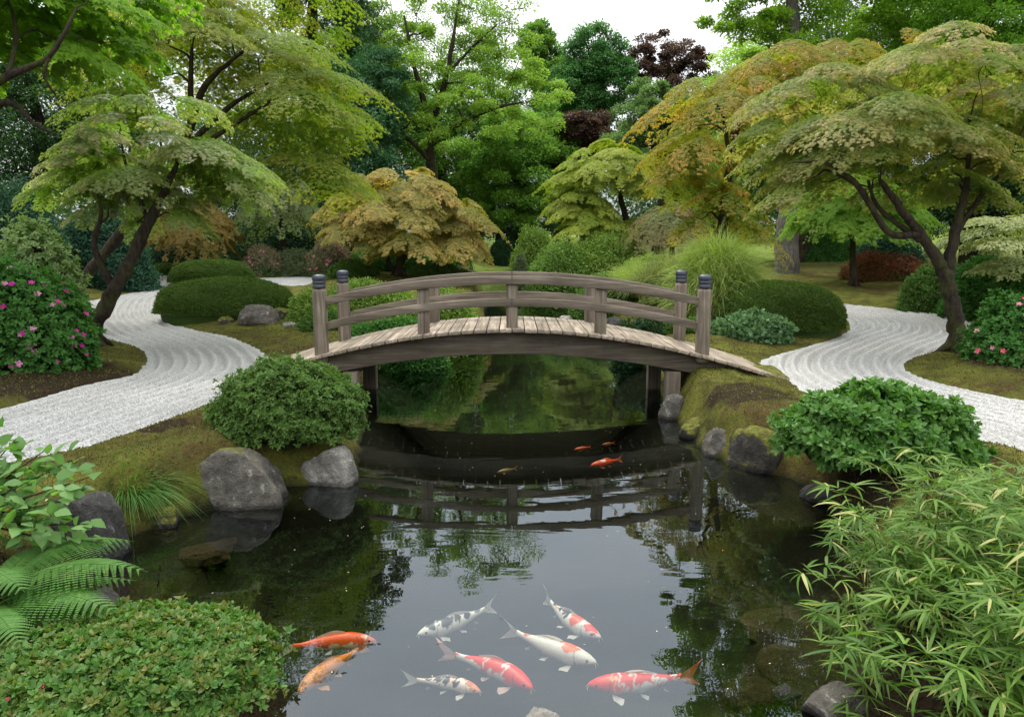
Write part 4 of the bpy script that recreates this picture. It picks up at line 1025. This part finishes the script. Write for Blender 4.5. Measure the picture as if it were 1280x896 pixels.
# --- plume grass, tufts, blades
def grass_clump(label, px, Y, H, spread, n, seed, key, wd=.012, name='ornamental_grass', zb=None, droop=1.5, group='grasses of the garden', lean=.5, hx=.55, vol=None):
    rng = np.random.default_rng(seed); p = at(px, 350, Y); z = gz(p[0], p[1]) if zb is None else zb
    c = np.array([p[0], p[1], z]); mb = MB()
    a = rng.uniform(0, 2 * math.pi, n); e = rng.random(n) ** .7
    D0 = np.stack([np.cos(a) * e * lean, np.sin(a) * e * lean, np.ones(n)], 1); D0 = unit(D0)
    ln = H * rng.uniform(.6, 1.25, n)
    segs = 6
    for q in range(1):
        t_ = np.linspace(0, 1, segs + 1)
        hor = np.stack([np.cos(a), np.sin(a), np.zeros(n)], 1)
        ctr = c + hor * (e * spread * .25)[:, None]
        if vol: q3 = rdir(rng, n); q3[:, 2] = np.abs(q3[:, 2]); ctr = c + q3 * (rng.random(n) ** .5)[:, None] * np.array(vol)
        dr = droop * rng.uniform(.4, 1.2, n) * (.3 + .7 * e)
        Pp = ctr[:, None] + ln[:, None, None] * (D0[:, None] * t_[None, :, None] + (hor[:, None] * hx * (t_ ** 2)[None, :, None] + np.array([0, 0, -.55]) * (t_ ** 2.4)[None, :, None]) * dr[:, None, None])
        side = np.stack([-np.sin(a), np.cos(a), np.zeros(n)], 1) + rng.normal(size=(n, 3)) * .35; side = unit(side)
        wv = wd * (1 - t_ ** 2 * .95) * .5
        V = np.stack([Pp - side[:, None] * wv[None, :, None], Pp + side[:, None] * wv[None, :, None]], 2)  # n,segs+1,2,3
        k = 2 * (segs + 1); i = np.arange(segs)
        Q = np.stack([2 * i, 2 * i + 1, 2 * i + 3, 2 * i + 2], 1)[None] + k * np.arange(n)[:, None, None]
        mb.add(V.reshape(-1, 3), Q.reshape(-1, 4), r=np.repeat(rng.random(n), segs), tip=0.)
    o = mb.mesh('blades'); ob = link(name, o, gm(key, .35)); me = ob.data
    for v in ():
        pass
    co = np.empty(len(me.vertices) * 3, np.float32); me.vertices.foreach_get('co', co); co = co.reshape(-1, 3) - c.astype(np.float32); me.vertices.foreach_set('co', co.ravel()); me.update()
    ob.location = c
    return tag(ob, label, 'grass', group)
G['plume'] = ((.17, .25, .045), (.38, .44, .15), None); G['tuft'] = ((.04, .12, .02), (.12, .24, .05), None); G['plume2'] = ((.14, .18, .06), (.28, .30, .12), None)
grass_clump('big rounded fountain of pale green arching grass behind the right bridge post', 896, 14.8, 1.0, 1.3, 22000, 201, 'plume', .011, lean=.55, droop=1.6, hx=.4, vol=(.72, .65, 1.25))
grass_clump('smaller pale grass mound left of the big plume grass', 840, 17.5, 1.1, 1.2, 7000, 202, 'plume2', .013, lean=.4, hx=.35, vol=(.8, .6, .5))
grass_clump('feathery light green grass at the bank behind the middle rails', 797, 19, 1.1, 1.4, 6000, 203, 'plume', .013, lean=.5, hx=.35)
p_ = onground(172, 650)
grass_clump('arching tuft of dark green grass between the two left boulders', 136, onz(172, 640)[1] - .05, .50, .5, 2600, 204, 'tuft', .010, lean=.6, droop=1.6, zb=.08, hx=.28)
grass_clump('short bright green grass tuft between the flat boulder and the pale boulder', 372, onz(372, 604)[1] + .25, .26, .5, 500, 205, 'tuft', .008, lean=.6, droop=.6)
grass_clump('few thin green blades at the shaded stone under the right bridge end', 862, 10.0, .22, .3, 260, 206, 'tuft', .01, lean=.8, droop=1.)

# --- rocks
rock('flat topped grey boulder dipping into the pond on the left bank', 303, 637, 130, 72, 301, 'rock_half', depth=.85, zc=-.02, cuts=8, box_=.65)
rock('pale lichen covered boulder with a peaked top at the left water edge', 412, 608, 78, 52, 302, 'rock_pale', depth=.8, zc=-.02, box_=.9)
rock('dark steep boulder standing behind the fern on the left', 112, 698, 100, 100, 303, 'rock_dark', depth=.8, zc=-.02, cuts=6, box_=.7, Y=4.65)
rock('small brown stone under the arching grass tuft', 205, 660, 52, 30, 304, 'rock_moss', zc=-.02)
rock('dark rounded rock behind the pale boulder, under the small leaved bush', 424, 570, 52, 26, 305, 'rock_dark', zc=-.02)
rock('round mossy rock in shade at the left bridge support', 440, 530, 50, 30, 306, 'rock_moss', zc=-.02)
rock('wedge shaped grey boulder in front of the largest clipped dome', 324, 414, 52, 27, 307, 'rock', depth=.7, cuts=10)
rock('small round green stone left of the wedge shaped boulder', 283, 411, 21, 9, 308, 'rock_moss', cuts=3)
rock('small pale stone in the moss near the bridge end', 362, 417, 18, 6, 309, 'rock_pale')
rock('little mossy stone right of the wedge shaped boulder', 352, 408, 26, 12, 310, 'rock_moss', cuts=3)
rock('dark wet boulder between the fern and the corner bush', 118, 782, 78, 48, 311, 'rock_dark', zc=-.02)
rock('mossy hummock under the overhanging leaves at the left edge', 30, 700, 150, 78, 312, 'rock_moss', zc=.0, cuts=3, depth=.9)
rock('small grey stone at the right water edge left of the mossy boulder', 898, 571, 46, 40, 313, 'rock', zc=-.02, depth=.8)
rock('rounded moss capped boulder at the right water edge', 948, 589, 92, 56, 314, 'rock_moss', zc=-.02, cuts=4, depth=.85)
rock('grey foundation stone under the right bridge support', 843, 524, 44, 32, 315, 'rock', zc=-.02)
rock('dark wet stone below the mossy hump on the right', 872, 548, 52, 28, 316, 'rock_moss', zc=-.02)
rock('large shaded stone under the right bush', 1040, 628, 90, 26, 317, 'rock_dark', zc=-.03)
rock('pale granite boulder top at the bottom edge of the picture', 680, 925, 92, 70, 318, 'rock_pale', Y=2.78, zc=-.04, cuts=5)
rock('grey angular boulder at the foot of the bamboo', 1040, 905, 112, 44, 319, 'rock', Y=3.0, zc=-.03)
rock('small flat grey stone left of the bamboo boulder', 985, 868, 40, 11, 320, 'rock', zc=-.03)
rock('mossy brown hump at the right end of the bridge', 930, 530, 140, 46, 321, 'rock_moss', Y=9.2, zc=.06, cuts=2, depth=.7)
rock('pale stone at the far water edge seen between the rails', 738, 408, 34, 7, 322, 'rock_pale', zc=0)
rock('second pale stone beyond the bridge, partly in the water', 712, 400, 26, 6, 323, 'rock_pale', zc=0)
for i, (px, py, wd_, hh) in enumerate([(772, 415, 40, 18), (800, 422, 44, 20), (826, 428, 40, 18)]):
    rock(['dark wet stones of the bank seen below the right rail, left one', 'dark wet stones of the bank seen below the right rail, middle one', 'dark wet stones of the bank seen below the right rail, right one'][i], px, py, wd_, hh, 324 + i, 'rock_dark', zc=.0)
rock('pinkish flat stone among the far shrubs right of the pond', 770, 352, 34, 10, 330, 'rock_pale')
rock('brown sunken boulder under the water near the bamboo', 945, 890, 95, 30, 331, 'rock_sunk', Y=3.25, zc=-.14, sink=.8, name='sunken_boulder', group='stones lying under the water')
rock('large brown slab under the water right of the sunken boulder', 1010, 870, 150, 26, 332, 'rock_sunk', Y=3.5, zc=-.16, sink=.8, name='sunken_boulder', group='stones lying under the water')
rock('flat submerged stone beside the grass tuft', 250, 668, 110, 18, 333, 'rock_sunk', zc=-.2, sink=.8, name='sunken_boulder', group='stones lying under the water')
rock('dim olive stone on the pond bed below the right bush', 985, 735, 120, 18, 334, 'rock_sunk', zc=-.38, sink=.8, name='sunken_boulder', group='stones lying under the water')

# --- bamboo in the lower right corner
def bamboo():
    rng = np.random.default_rng(410)
    root = empty('bamboo', (2.35, 3.75, gz(2.6, 3.9)), 'dense low bamboo with long pale green leaves in the lower right corner', 'bamboo')
    mat = leaf_mat('leaf_bamboo', (.035, .095, .012), (.15, .25, .042), (.42, .40, .15), .38, .4, .45)
    cm = leaf_mat('bamboo_culm', (.06, .10, .02), (.16, .15, .04), None, .0, .5)
    B1, B2 = blade(4, .055, .5), blade(4, .065, 1.1)
    for k in range(100):
        by = 2.35 + 2.5 * rng.random() ** 1.25; bx = by * rng.uniform(.49 if by > 2.95 else .63, .88) + .12
        bx += .1 if by > 4.2 else 0.; h = rng.uniform(.32, .70) * (1 if by < 4.1 else .66); a = rng.uniform(0, 2 * math.pi) if rng.random() < .5 else rng.uniform(math.pi * .7, math.pi * 1.5)
        ln = rng.uniform(.12, .42)
        zb = max(gz(bx, by), -.1) - .05
        P = np.array([[bx, by, zb], [bx + math.cos(a) * ln * .15, by + math.sin(a) * ln * .15, zb + h * .5], [bx + math.cos(a) * ln * .5, by + math.sin(a) * ln * .5, zb + h * .88], [bx + math.cos(a) * ln, by + math.sin(a) * ln, zb + h]])
        P = catmull(P, 5); mb = MB(); tube(mb, P, np.linspace(.006, .0025, len(P)), 5, r=rng.random(), tip=0.)
        c = mb.build('culm', cm, root, True)
        mb = MB()
        for j in range(22):
            t_ = rng.uniform(.02, 1.0) if j else 1.0; q = P[min(len(P) - 1, int(t_ * (len(P) - 1)))]
            tw = rng.uniform(0, 2 * math.pi); q2 = q + np.array([math.cos(tw) * .09, math.sin(tw) * .09, .03]) * (1 if j else .2)
            nl = rng.integers(4, 8); fa = tw + np.linspace(-1.3, 1.3, nl) + rng.normal(size=nl) * .15
            el = rng.uniform(-.35, .35, nl) + rng.uniform(-.1, .35)
            D = np.stack([np.cos(fa), np.sin(fa), el], 1)
            Nn = np.stack([-np.cos(fa) * el, -np.sin(fa) * el, np.ones(nl)], 1) + rng.normal(size=(nl, 3)) * .35
            leaves(mb, np.repeat(q2[None], nl, 0), D, Nn, rng.uniform(.075, .165, nl), B1 if rng.random() < .6 else B2, rng.random(nl) * .6 + .4 * rng.random(), (rng.random(nl) < .06) * .8)
        lo = mb.build('leaves', mat, c)
bamboo()

# --- fern and the leafy branch at the left edge
def fern():
    rng = np.random.default_rng(420); b = at(-5, 830, 3.6); zb = gz(b[0], b[1])
    root = empty('fern', (b[0], b[1], zb), 'lush green fern with toothed fronds at the left edge', 'fern')
    mat = leaf_mat('leaf_fern', (.040, .125, .022), (.11, .225, .045), None, .35, .5)
    def frond(a, ln, el, b0):
        ln = ln * 1.25
        mb = MB(); n = 19
        t_ = np.linspace(0, 1, 14)
        H = np.array([math.cos(a), math.sin(a), 0])
        P = b0 + ln * (t_[:, None] * (H * math.cos(el) + np.array([0, 0, math.sin(el)])) + (t_ ** 2)[:, None] * (H * .15 - np.array([0, 0, .62 * math.sin(el) + .12])))
        tube(mb, P, np.linspace(.0045, .0012, len(P)), 5, r=.5, tip=0.)
        T = unit(np.gradient(P, axis=0)); Sd = unit(np.cross(T, [0, 0, 1.]))
        for s in (-1, 1):
            for i in range(n):
                u = .14 + .85 * i / n; q = np.array([np.interp(u, t_, P[:, k]) for k in range(3)])
                tt = unit(np.array([np.interp(u, t_, T[:, k]) for k in range(3)])); sd = unit(np.array([np.interp(u, t_, Sd[:, k]) for k in range(3)])) * s
                pl = ln * .30 * math.sin(math.pi * (u * .92 + .08)) ** .8 * (1 - .35 * u) + .004
                D = unit(sd + tt * .42 + np.array([0, 0, -.10])); up_ = unit(np.cross(sd, tt) * s * -1); up_ = up_ if up_[2] > 0 else -up_
                m_ = 12; w_ = (np.arange(m_) + .5) / m_
                dr = np.array([0, 0, -1.])[None] * (w_ ** 2)[:, None] * pl * .22
                base_ = q + D * (w_ * pl)[:, None] + dr
                for s2 in (-1, 1):
                    side = unit(tt * s2 + D * .45); sz = pl * .17 * (1 - w_ * .75) + .002
                    leaves(mb, base_, np.repeat(side[None], m_, 0), np.repeat(up_[None], m_, 0) + rng.normal(size=(m_, 3)) * .08, sz, T_([(0, 0, 0), (.5, .35, 0), (0, 1, 0), (-.5, .35, 0)], [[0, 1, 2, 3]]), rng.random() * .5 + .25, 0.)
        mb.build('frond', mat, root)
    for a, ln, el, ox, oy in [(.15, .74, .75, 0, 0), (-.25, .62, .55, .05, 0), (.60, .70, .9, 0, .08), (1.2, .5, .9, -.05, .1), (-.7, .5, .5, 0, -.05), (-1.3, .42, .5, -.05, -.1), (2.4, .5, .8, -.1, 0), (-2.4, .5, .6, -.1, -.05), (.0, .45, .3, .05, -.1), (.35, .5, .3, 0, .05), (-.45, .62, .95, -.2, .1), (3.1, .5, .7, -.2, .0)]:
        frond(a, ln, el, np.array([b[0] + ox, b[1] + oy, zb]))
fern()
def leafy_branches():
    rng = np.random.default_rng(430); b = at(-70, 700, 4.1)
    root = empty('leafy_sapling', (b[0], b[1], .3), 'sapling with broad pale green leaves reaching in at the left edge above the boulder', 'sapling')
    mat = leaf_mat('leaf_sapling', (.060, .145, .03), (.16, .29, .085), None, .4, .38, .5)
    mb = MB(); lb = MB(); tips = [(112, 596, 4.0), (60, 560, 4.2), (20, 548, 4.3), (85, 625, 3.9), (40, 600, 4.0), (115, 655, 3.9), (0, 590, 4.1), (130, 678, 3.9), (55, 650, 3.8), (90, 575, 4.2), (10, 630, 3.9), (-20, 560, 4.2)]
    for tpx in tips:
        q = at(*tpx); m_ = b * .45 + q * .55 + np.array([0, 0, .10]); b0 = np.array([b[0], b[1], .3])
        P = catmull([b0, m_ * .5 + b0 * .5 + np.array([0, 0, .12]), m_, q], 5); tube(mb, P, np.linspace(.011, .0025, len(P)), 5)
        nl = 34; u = rng.uniform(.5, 1.0, nl); idx = (u * (len(P) - 1)).astype(int); pp = P[idx] + rng.normal(size=(nl, 3)) * .05
        d0 = unit(P[-1] - P[-4]); D = unit(d0 + rng.normal(size=(nl, 3)) * .75 + np.array([0, 0, -.25]))
        leaves(lb, pp, D, np.array([0, -.25, 1.]) + rng.normal(size=(nl, 3)) * .3, rng.uniform(.06, .125, nl), T_([(0, 0, 0), (.2, .2, .05), (.31, .42, .07), (.2, .72, .05), (0, 1, -.06), (-.2, .72, .05), (-.31, .42, .07), (-.2, .2, .05)], [[0, 1, 2, 7], [7, 2, 3, 6], [6, 3, 4, 5], [0, 0, 0, 0]][:3]), rng.random(nl) * .6 + .2, 0.)
    mb.build('stem', M['bark'], root, True); lb.build('foliage', mat, root)
leafy_branches()

# --- moss tufts, litter
rng = np.random.default_rng(500)
mb = MB(); n = 240000
yy = 3.2 * (14 / 3.2) ** rng.random(n); sx = rng.uniform(-.85, .85, n); xx = sx * yy
h, dp, dl = hfield(xx, yy, True)
k = (h > .05) & (dl > .03); xx, yy, h = xx[k], yy[k], h[k]; n = len(xx)
leaves(mb, np.stack([xx, yy, h - .004], 1), rng.normal(size=(n, 3)) * .5 + np.array([0, 0, .8]), rng.normal(size=(n, 3)), rng.uniform(.010, .026, n) * (yy / 6) ** .5, RHOMB, rng.random(n) * .7 + .3 * (.5 + .5 * lump(xx, yy, 3.)), (lump(xx, yy, 1.1) > .45) * .8)
o = mb.build('moss_tufts', leaf_mat('moss_tuft', (.05, .048, .013), (.145, .14, .027), (.085, .052, .022), .2)); tag(o, 'short olive and brown moss growth over the banks', 'moss', None, 'stuff')
mb = MB(); n = 190
pts = np.stack([rng.uniform(-2.2, 2.2, n * 6), rng.uniform(3.2, 9.5, n * 6)], 1); d_ = sdf(POND, pts[:, 0], pts[:, 1]); pts = pts[d_ < -.12][:n]; n = len(pts)
leaves(mb, np.column_stack([pts, np.full(n, .003)]), np.column_stack([rng.normal(size=(n, 2)), np.zeros(n)]), np.repeat([[0, 0, 1.]], n, 0), rng.uniform(.005, .016, n), T_([(0, 0, 0), (.24, .5, .01), (0, 1, 0), (-.24, .5, .01)], [[0, 1, 2, 3]]), rng.random(n), (rng.random(n) < .12) * 1.)
o = mb.build('floating_petals', leaf_mat('fallen_petal', (.45, .42, .32), (.7, .68, .6), (.45, .25, .05), .2)); tag(o, 'tiny petals and specks of leaf floating on the pond', 'petals', None, 'stuff')
mb = MB(); n = 420
yy = 4 * (12 / 4) ** rng.random(n); xx = rng.uniform(-.8, .8, n) * yy; h, dp, dl = hfield(xx, yy, True); k = (h > .08) & (dl > .05); xx, yy, h = xx[k], yy[k], h[k]; n = len(xx)
leaves(mb, np.column_stack([xx, yy, h + .008]), rng.normal(size=(n, 3)) * np.array([1, 1, .2]), np.array([0, 0, 1.]) + rng.normal(size=(n, 3)) * .3, rng.uniform(.012, .035, n), OVAL, rng.random(n), (rng.random(n) < .4) * 1.)
o = mb.build('fallen_leaves', leaf_mat('fallen_leaf', (.20, .10, .03), (.38, .26, .10), (.55, .50, .40), .2)); tag(o, 'scattered dry leaves lying on the moss', 'leaves', None, 'stuff')

# ------------------------------------------------------------------ koi
def koi_mat():
    m, t = newmat('koi_skin')
    a = attr(t, 'skin'); tc = N(t, 'ShaderNodeTexCoord').outputs['Object']
    v = N(t, 'ShaderNodeTexVoronoi'); v.inputs['Scale'].default_value = 95; L(t, tc, v.inputs['Vector'])
    c = mix(t, .25, a.outputs['Color'], ramp(t, v.outputs['Distance'], [(0, 1.1), (.7, .6)]).outputs[0], 'MULTIPLY')
    finish(t, c, .4, v.outputs['Distance'], .2, .003, spec=.5)
    return m
M['koi'] = koi_mat()
m, t = newmat('koi_eye'); finish(t, (.006, .006, .008), .15, spec=.8); M['eye'] = m
def fin_mat(name, c):
    m, t = newmat(name); p = N(t, 'ShaderNodeBsdfPrincipled'); p.inputs['Base Color'].default_value = (*c, 1); p.inputs['Roughness'].default_value = .5
    tl = N(t, 'ShaderNodeBsdfTranslucent'); tl.inputs[0].default_value = (*c, 1); tp = N(t, 'ShaderNodeBsdfTransparent')
    a = N(t, 'ShaderNodeMixShader'); a.inputs[0].default_value = .4; L(t, p.outputs[0], a.inputs[1]); L(t, tl.outputs[0], a.inputs[2])
    b = N(t, 'ShaderNodeMixShader'); b.inputs[0].default_value = .25; L(t, a.outputs[0], b.inputs[1]); L(t, tp.outputs[0], b.inputs[2])
    o = N(t, 'ShaderNodeOutputMaterial'); L(t, b.outputs[0], o.inputs[0]); return m
WHT, RED, BLK_, GLD, ORG, PNK = (.76, .72, .64), (.78, .030, .010), (.004, .005, .012), (.66, .22, .015), (.82, .075, .006), (.80, .48, .36)
M['fin_white'] = fin_mat('koi_fin_white', (.85, .80, .74)); M['fin_red'] = fin_mat('koi_fin_red', (.80, .22, .10)); M['fin_gold'] = fin_mat('koi_fin_gold', (.70, .30, .06)); M['fin_pink'] = fin_mat('koi_fin_pink', (.85, .55, .48))
def koi(label, head, tail, seed, ground, patches, fin='fin_white', tailfin=None, depth=.055, bend=.06, fat=1.0, group='koi swimming in the front of the pond', roll=-.12):
    rng = np.random.default_rng(seed)
    h2, t2 = onz(head[0], head[1], -depth), onz(tail[0], tail[1], -depth)
    Ln = float(np.linalg.norm(h2 - t2)); ang = math.atan2(h2[1] - t2[1], h2[0] - t2[0])
    root = empty('koi', ((h2[0] + t2[0]) / 2, (h2[1] + t2[1]) / 2, -depth - .02 * Ln), label, 'koi', group)
    side = 1 if math.cos(ang) > 0 else -1
    root.rotation_euler = (roll * side, 0, ang)
    bl = .80 * Ln                                  # body without the tail fin
    ns, na = 90, 40
    s = np.linspace(0, 1, ns) ** 1.15
    hw = np.interp(s, [0, .012, .04, .10, .2, .32, .5, .68, .82, .93, 1], [.0, .020, .038, .066, .090, .100, .094, .068, .040, .024, .018]) * Ln * .86 * fat
    hh = np.interp(s, [0, .012, .04, .10, .2, .32, .5, .68, .82, .93, 1], [.0, .018, .036, .068, .098, .115, .108, .080, .050, .036, .044]) * Ln * .86 * fat
    for arr in (hw, hh):
        arr[2:-2] = (arr[:-4] + arr[1:-3] + arr[2:-2] + arr[3:-1] + arr[4:]) / 5
    spine = lambda q: (Ln * .5 - q * bl, bend * Ln * np.sin(q * 3.0 + .4) - bend * Ln * .4)
    sx_, sy_ = spine(s); sz_ = -.010 * Ln + .02 * Ln * s
    a = np.arange(na) / na * 2 * math.pi
    Yv = sy_[:, None] + hw[:, None] * np.sin(a)[None]
    ca = np.cos(a)[None]
    Zv = sz_[:, None] + hh[:, None] * np.where(ca > 0, ca * .95, ca * .85)
    V = np.stack([np.repeat(sx_[:, None], na, 1), Yv, Zv], -1).reshape(-1, 3)
    i = np.arange(ns - 1)[:, None] * na; j = np.arange(na)[None]; j2 = (j + 1) % na
    Q = np.stack([i + j, i + na + j, i + na + j2, i + j2], -1).reshape(-1, 4)
    mb = MB(); mb.add(V, Q); me = mb.mesh('body', True)
    ph = np.where(a > math.pi, a - 2 * math.pi, a)    # 0 = back
    Sg, Pg = np.repeat(s[:, None], na, 1), np.repeat(ph[None], ns, 0)
    C = np.zeros((ns, na, 4), np.float32); C[..., :3] = ground; C[..., 3] = 1
    wob = .018 * np.sin(Sg * 70 + seed + 3 * Pg) + .10 * np.sin(Pg * 6 + seed + Sg * 40) * .2
    for (s0, rs, p0, rp, col) in patches:
        p1 = p0 * -side
        dd = ((Sg - s0 + wob) / rs) ** 2 + ((Pg - p1 + wob * 6) / rp) ** 2
        f = ss(1.12 - dd, 0, .24)[..., None]
        C[..., :3] = C[..., :3] * (1 - f) + np.array(col) * f
    bel = ss(np.abs(Pg), 1.9, 2.5)[..., None]
    C[..., :3] = C[..., :3] * (1 - bel * .75) + np.array(WHT if ground != GLD else (.7, .36, .1)) * bel * .75
    gill = ((np.abs(Sg - .215 - .02 * np.cos(Pg * 1.2)) < .006) & (np.abs(Pg) > .5) & (np.abs(Pg) < 2.2))[..., None]; C[..., :3] = np.where(gill, C[..., :3] * .55, C[..., :3])
    at_ = me.color_attributes.new('skin', 'FLOAT_COLOR', 'POINT'); at_.data.foreach_set('color', C.reshape(-1))
    link('body', me, M['koi'], root, False)
    FM = M[fin]
    def fan(name, p0, d0, up_, ln, wd_, n=7, notch=0., mat=None, curl=.1):
        """a rayed fin from point p0 along d0, spread in the direction up_"""
        d0 = unit(np.array(d0, float)); up_ = unit(np.array(up_, float)); nn = np.cross(d0, up_); Vf = []
        for k in range(n):
            u = -1 + 2 * k / (n - 1); l2 = ln * ((1 - notch * (1 - abs(u)) ** .9) if notch else math.cos(u * .9) ** .8)
            for q in (0, .35, .7, 1.):
                Vf.append(np.array(p0) + d0 * l2 * q + up_ * u * wd_ * (.14 + .86 * q ** .9) + nn * curl * ln * q * q * math.sin(u * 3 + seed))
        mbf = MB(); Qf = [[4 * k + q, 4 * k + q + 1, 4 * k + 5 + q, 4 * k + 4 + q] for k in range(n - 1) for q in range(3)]
        mbf.add(Vf, Qf); link(name, mbf.mesh(name, True), mat or FM, root, False)
    ex, ey = float(sx_[-1]), float(sy_[-1]); dirx = unit(np.array([sx_[-1] - sx_[-8], sy_[-1] - sy_[-8], 0]))
    fan('tail_fin', (ex + .02 * Ln, ey, sz_[-1]), dirx + np.array([0, 0, .02]), (0, -.2 * side, 1), .225 * Ln, .125 * Ln, 11, .5, M[tailfin] if tailfin else None)
    # dorsal fin: low sail along the back
    Vd = []; q_ = np.linspace(.36, .70, 12)
    for k, q in enumerate(q_):
        x_, y_ = spine(q); zt = np.interp(q, s, hh) * .93 + np.interp(q, s, sz_); hgt = .040 * Ln * (math.sin(math.pi * (k + 1.2) / 13.5) ** .6) * (1.1 - .5 * k / 12)
        Vd += [(x_, y_, zt - .004), (x_ - .022 * Ln, y_ - .012 * Ln * side, zt + hgt)]
    mbf = MB(); mbf.add(Vd, [[2 * k, 2 * k + 1, 2 * k + 3, 2 * k + 2] for k in range(11)]); link('dorsal_fin', mbf.mesh('dorsal_fin', True), FM, root, False)
    for sd in (-1, 1):
        x_, y_ = spine(.25); w2 = np.interp(.25, s, hw)
        fan('pectoral_fin', (x_, y_ + sd * w2 * .72, -.058 * Ln), (-.45, sd * .95, -.22), (1, sd * .25, 0), .125 * Ln, .046 * Ln, 7)
        x_, y_ = spine(.54); w2 = np.interp(.54, s, hw)
        fan('pelvic_fin', (x_, y_ + sd * w2 * .5, -.065 * Ln), (-.6, sd * .8, -.25), (1, sd * .25, 0), .085 * Ln, .030 * Ln, 6)
        x_, y_ = spine(.085); w2 = np.interp(.085, s, hw)
        bm = bmesh.new(); bmesh.ops.create_uvsphere(bm, u_segments=14, v_segments=8, radius=.0125 * Ln); me2 = bpy.data.meshes.new('eye'); bm.to_mesh(me2); bm.free()
        eo = link('eye', me2, M['eye'], root, False); eo.location = (x_, y_ + sd * w2 * .90, .006 * Ln)
    x_, y_ = spine(.80)
    fan('anal_fin', (x_, y_, -.05 * Ln), (-.7, 0, -.7), (1, 0, 0), .07 * Ln, .022 * Ln, 5)
    for sd in (-1, 1):
        mbb = MB(); tube(mbb, [(Ln * .488, sd * .012 * Ln, -.016 * Ln), (Ln * .505, sd * .024 * Ln, -.032 * Ln), (Ln * .502, sd * .032 * Ln, -.05 * Ln)], [.0022, .0016, .0006], 5); mbb.build('barbel', FM, root, False, False)
    return root
T = math.pi
koi('orange red koi with a white flank swimming right at the left of the group', (470, 797), (341, 807), 1, ORG, [(.30, .12, 1.9, .35, WHT), (.5, .07, 1.9, .4, WHT), (.13, .05, .3, .6, PNK), (.05, .05, 1.9, .6, WHT)], 'fin_white', fat=.92, depth=.05)
koi('plain golden koi with dark head spots heading to the lower left', (372, 862), (462, 800), 2, GLD, [(.09, .025, .2, .35, (.12, .04, .02)), (.235, .02, .35, .22, (.2, .07, .02))], 'fin_gold', depth=.07, bend=-.04)
koi('white koi with slate black back patches heading left', (522, 789), (628, 756), 3, WHT, [(.17, .065, 0, 1.1, BLK_), (.36, .095, .1, 1.35, BLK_), (.53, .05, .2, 1.2, BLK_), (.67, .065, .0, 1.3, BLK_), (.86, .06, 0, .9, (.12, .13, .16))], 'fin_white', depth=.06)
koi('red and white koi heading to the lower right in the middle', (666, 856), (552, 807), 4, RED, [(.36, .022, .3, 2.2, WHT), (.62, .018, .2, 1.6, WHT), (.45, .12, 1.9, .55, WHT), (.78, .12, 1.7, .7, WHT), (.93, .05, 0, 3, WHT)], 'fin_pink', 'fin_pink', depth=.055)
koi('small white koi with black bars and an orange head, lowest of the group', (601, 861), (504, 844), 5, (.82, .66, .56), [(.08, .1, .2, 1.5, (.78, .26, .10)), (.20, .06, .1, .7, (.55, .16, .08)), (.40, .05, .1, 1.5, BLK_), (.54, .055, .1, 1.5, BLK_), (.67, .055, .1, 1.3, BLK_), (.84, .05, 0, .9, BLK_), (.47, .03, .1, 1.1, PNK)], 'fin_white', depth=.075)
koi('white koi with orange and black markings, farthest of the group', (751, 793), (669, 744), 6, WHT, [(.13, .085, .1, 1.1, RED), (.36, .09, .1, 1.35, ORG), (.56, .075, .2, .9, BLK_), (.64, .04, -.3, .6, RED), (.70, .05, .4, .4, BLK_), (.80, .03, .1, .8, (.7, .3, .15)), (.88, .04, 0, .8, BLK_)], 'fin_white', depth=.06, bend=-.07)
koi('mostly white koi with one orange saddle patch on its back', (746, 824), (621, 784), 7, WHT, [(.30, .095, .1, .95, (.80, .14, .03)), (.87, .025, .1, .9, ORG)], 'fin_white', depth=.055, bend=-.04)
koi('large red and white koi heading left at the right of the group', (734, 851), (882, 846), 8, RED, [(.33, .015, .6, 2.4, WHT), (.47, .018, .6, 2.2, WHT), (.26, .015, .4, 1.6, (.85, .4, .15)), (.6, .09, 1.9, .8, WHT), (.70, .03, .6, 1.6, WHT), (.50, .12, 2.0, .6, WHT), (.80, .05, 1.6, .9, WHT), (.93, .02, 0, 3, WHT)], 'fin_white', 'fin_red', depth=.055, bend=.05)
koi('orange koi with a white back patch gliding under the bridge', (738, 580), (782, 573), 9, ORG, [(.4, .1, .3, .7, WHT)], 'fin_red', 'fin_red', depth=.04, group='koi under the bridge')
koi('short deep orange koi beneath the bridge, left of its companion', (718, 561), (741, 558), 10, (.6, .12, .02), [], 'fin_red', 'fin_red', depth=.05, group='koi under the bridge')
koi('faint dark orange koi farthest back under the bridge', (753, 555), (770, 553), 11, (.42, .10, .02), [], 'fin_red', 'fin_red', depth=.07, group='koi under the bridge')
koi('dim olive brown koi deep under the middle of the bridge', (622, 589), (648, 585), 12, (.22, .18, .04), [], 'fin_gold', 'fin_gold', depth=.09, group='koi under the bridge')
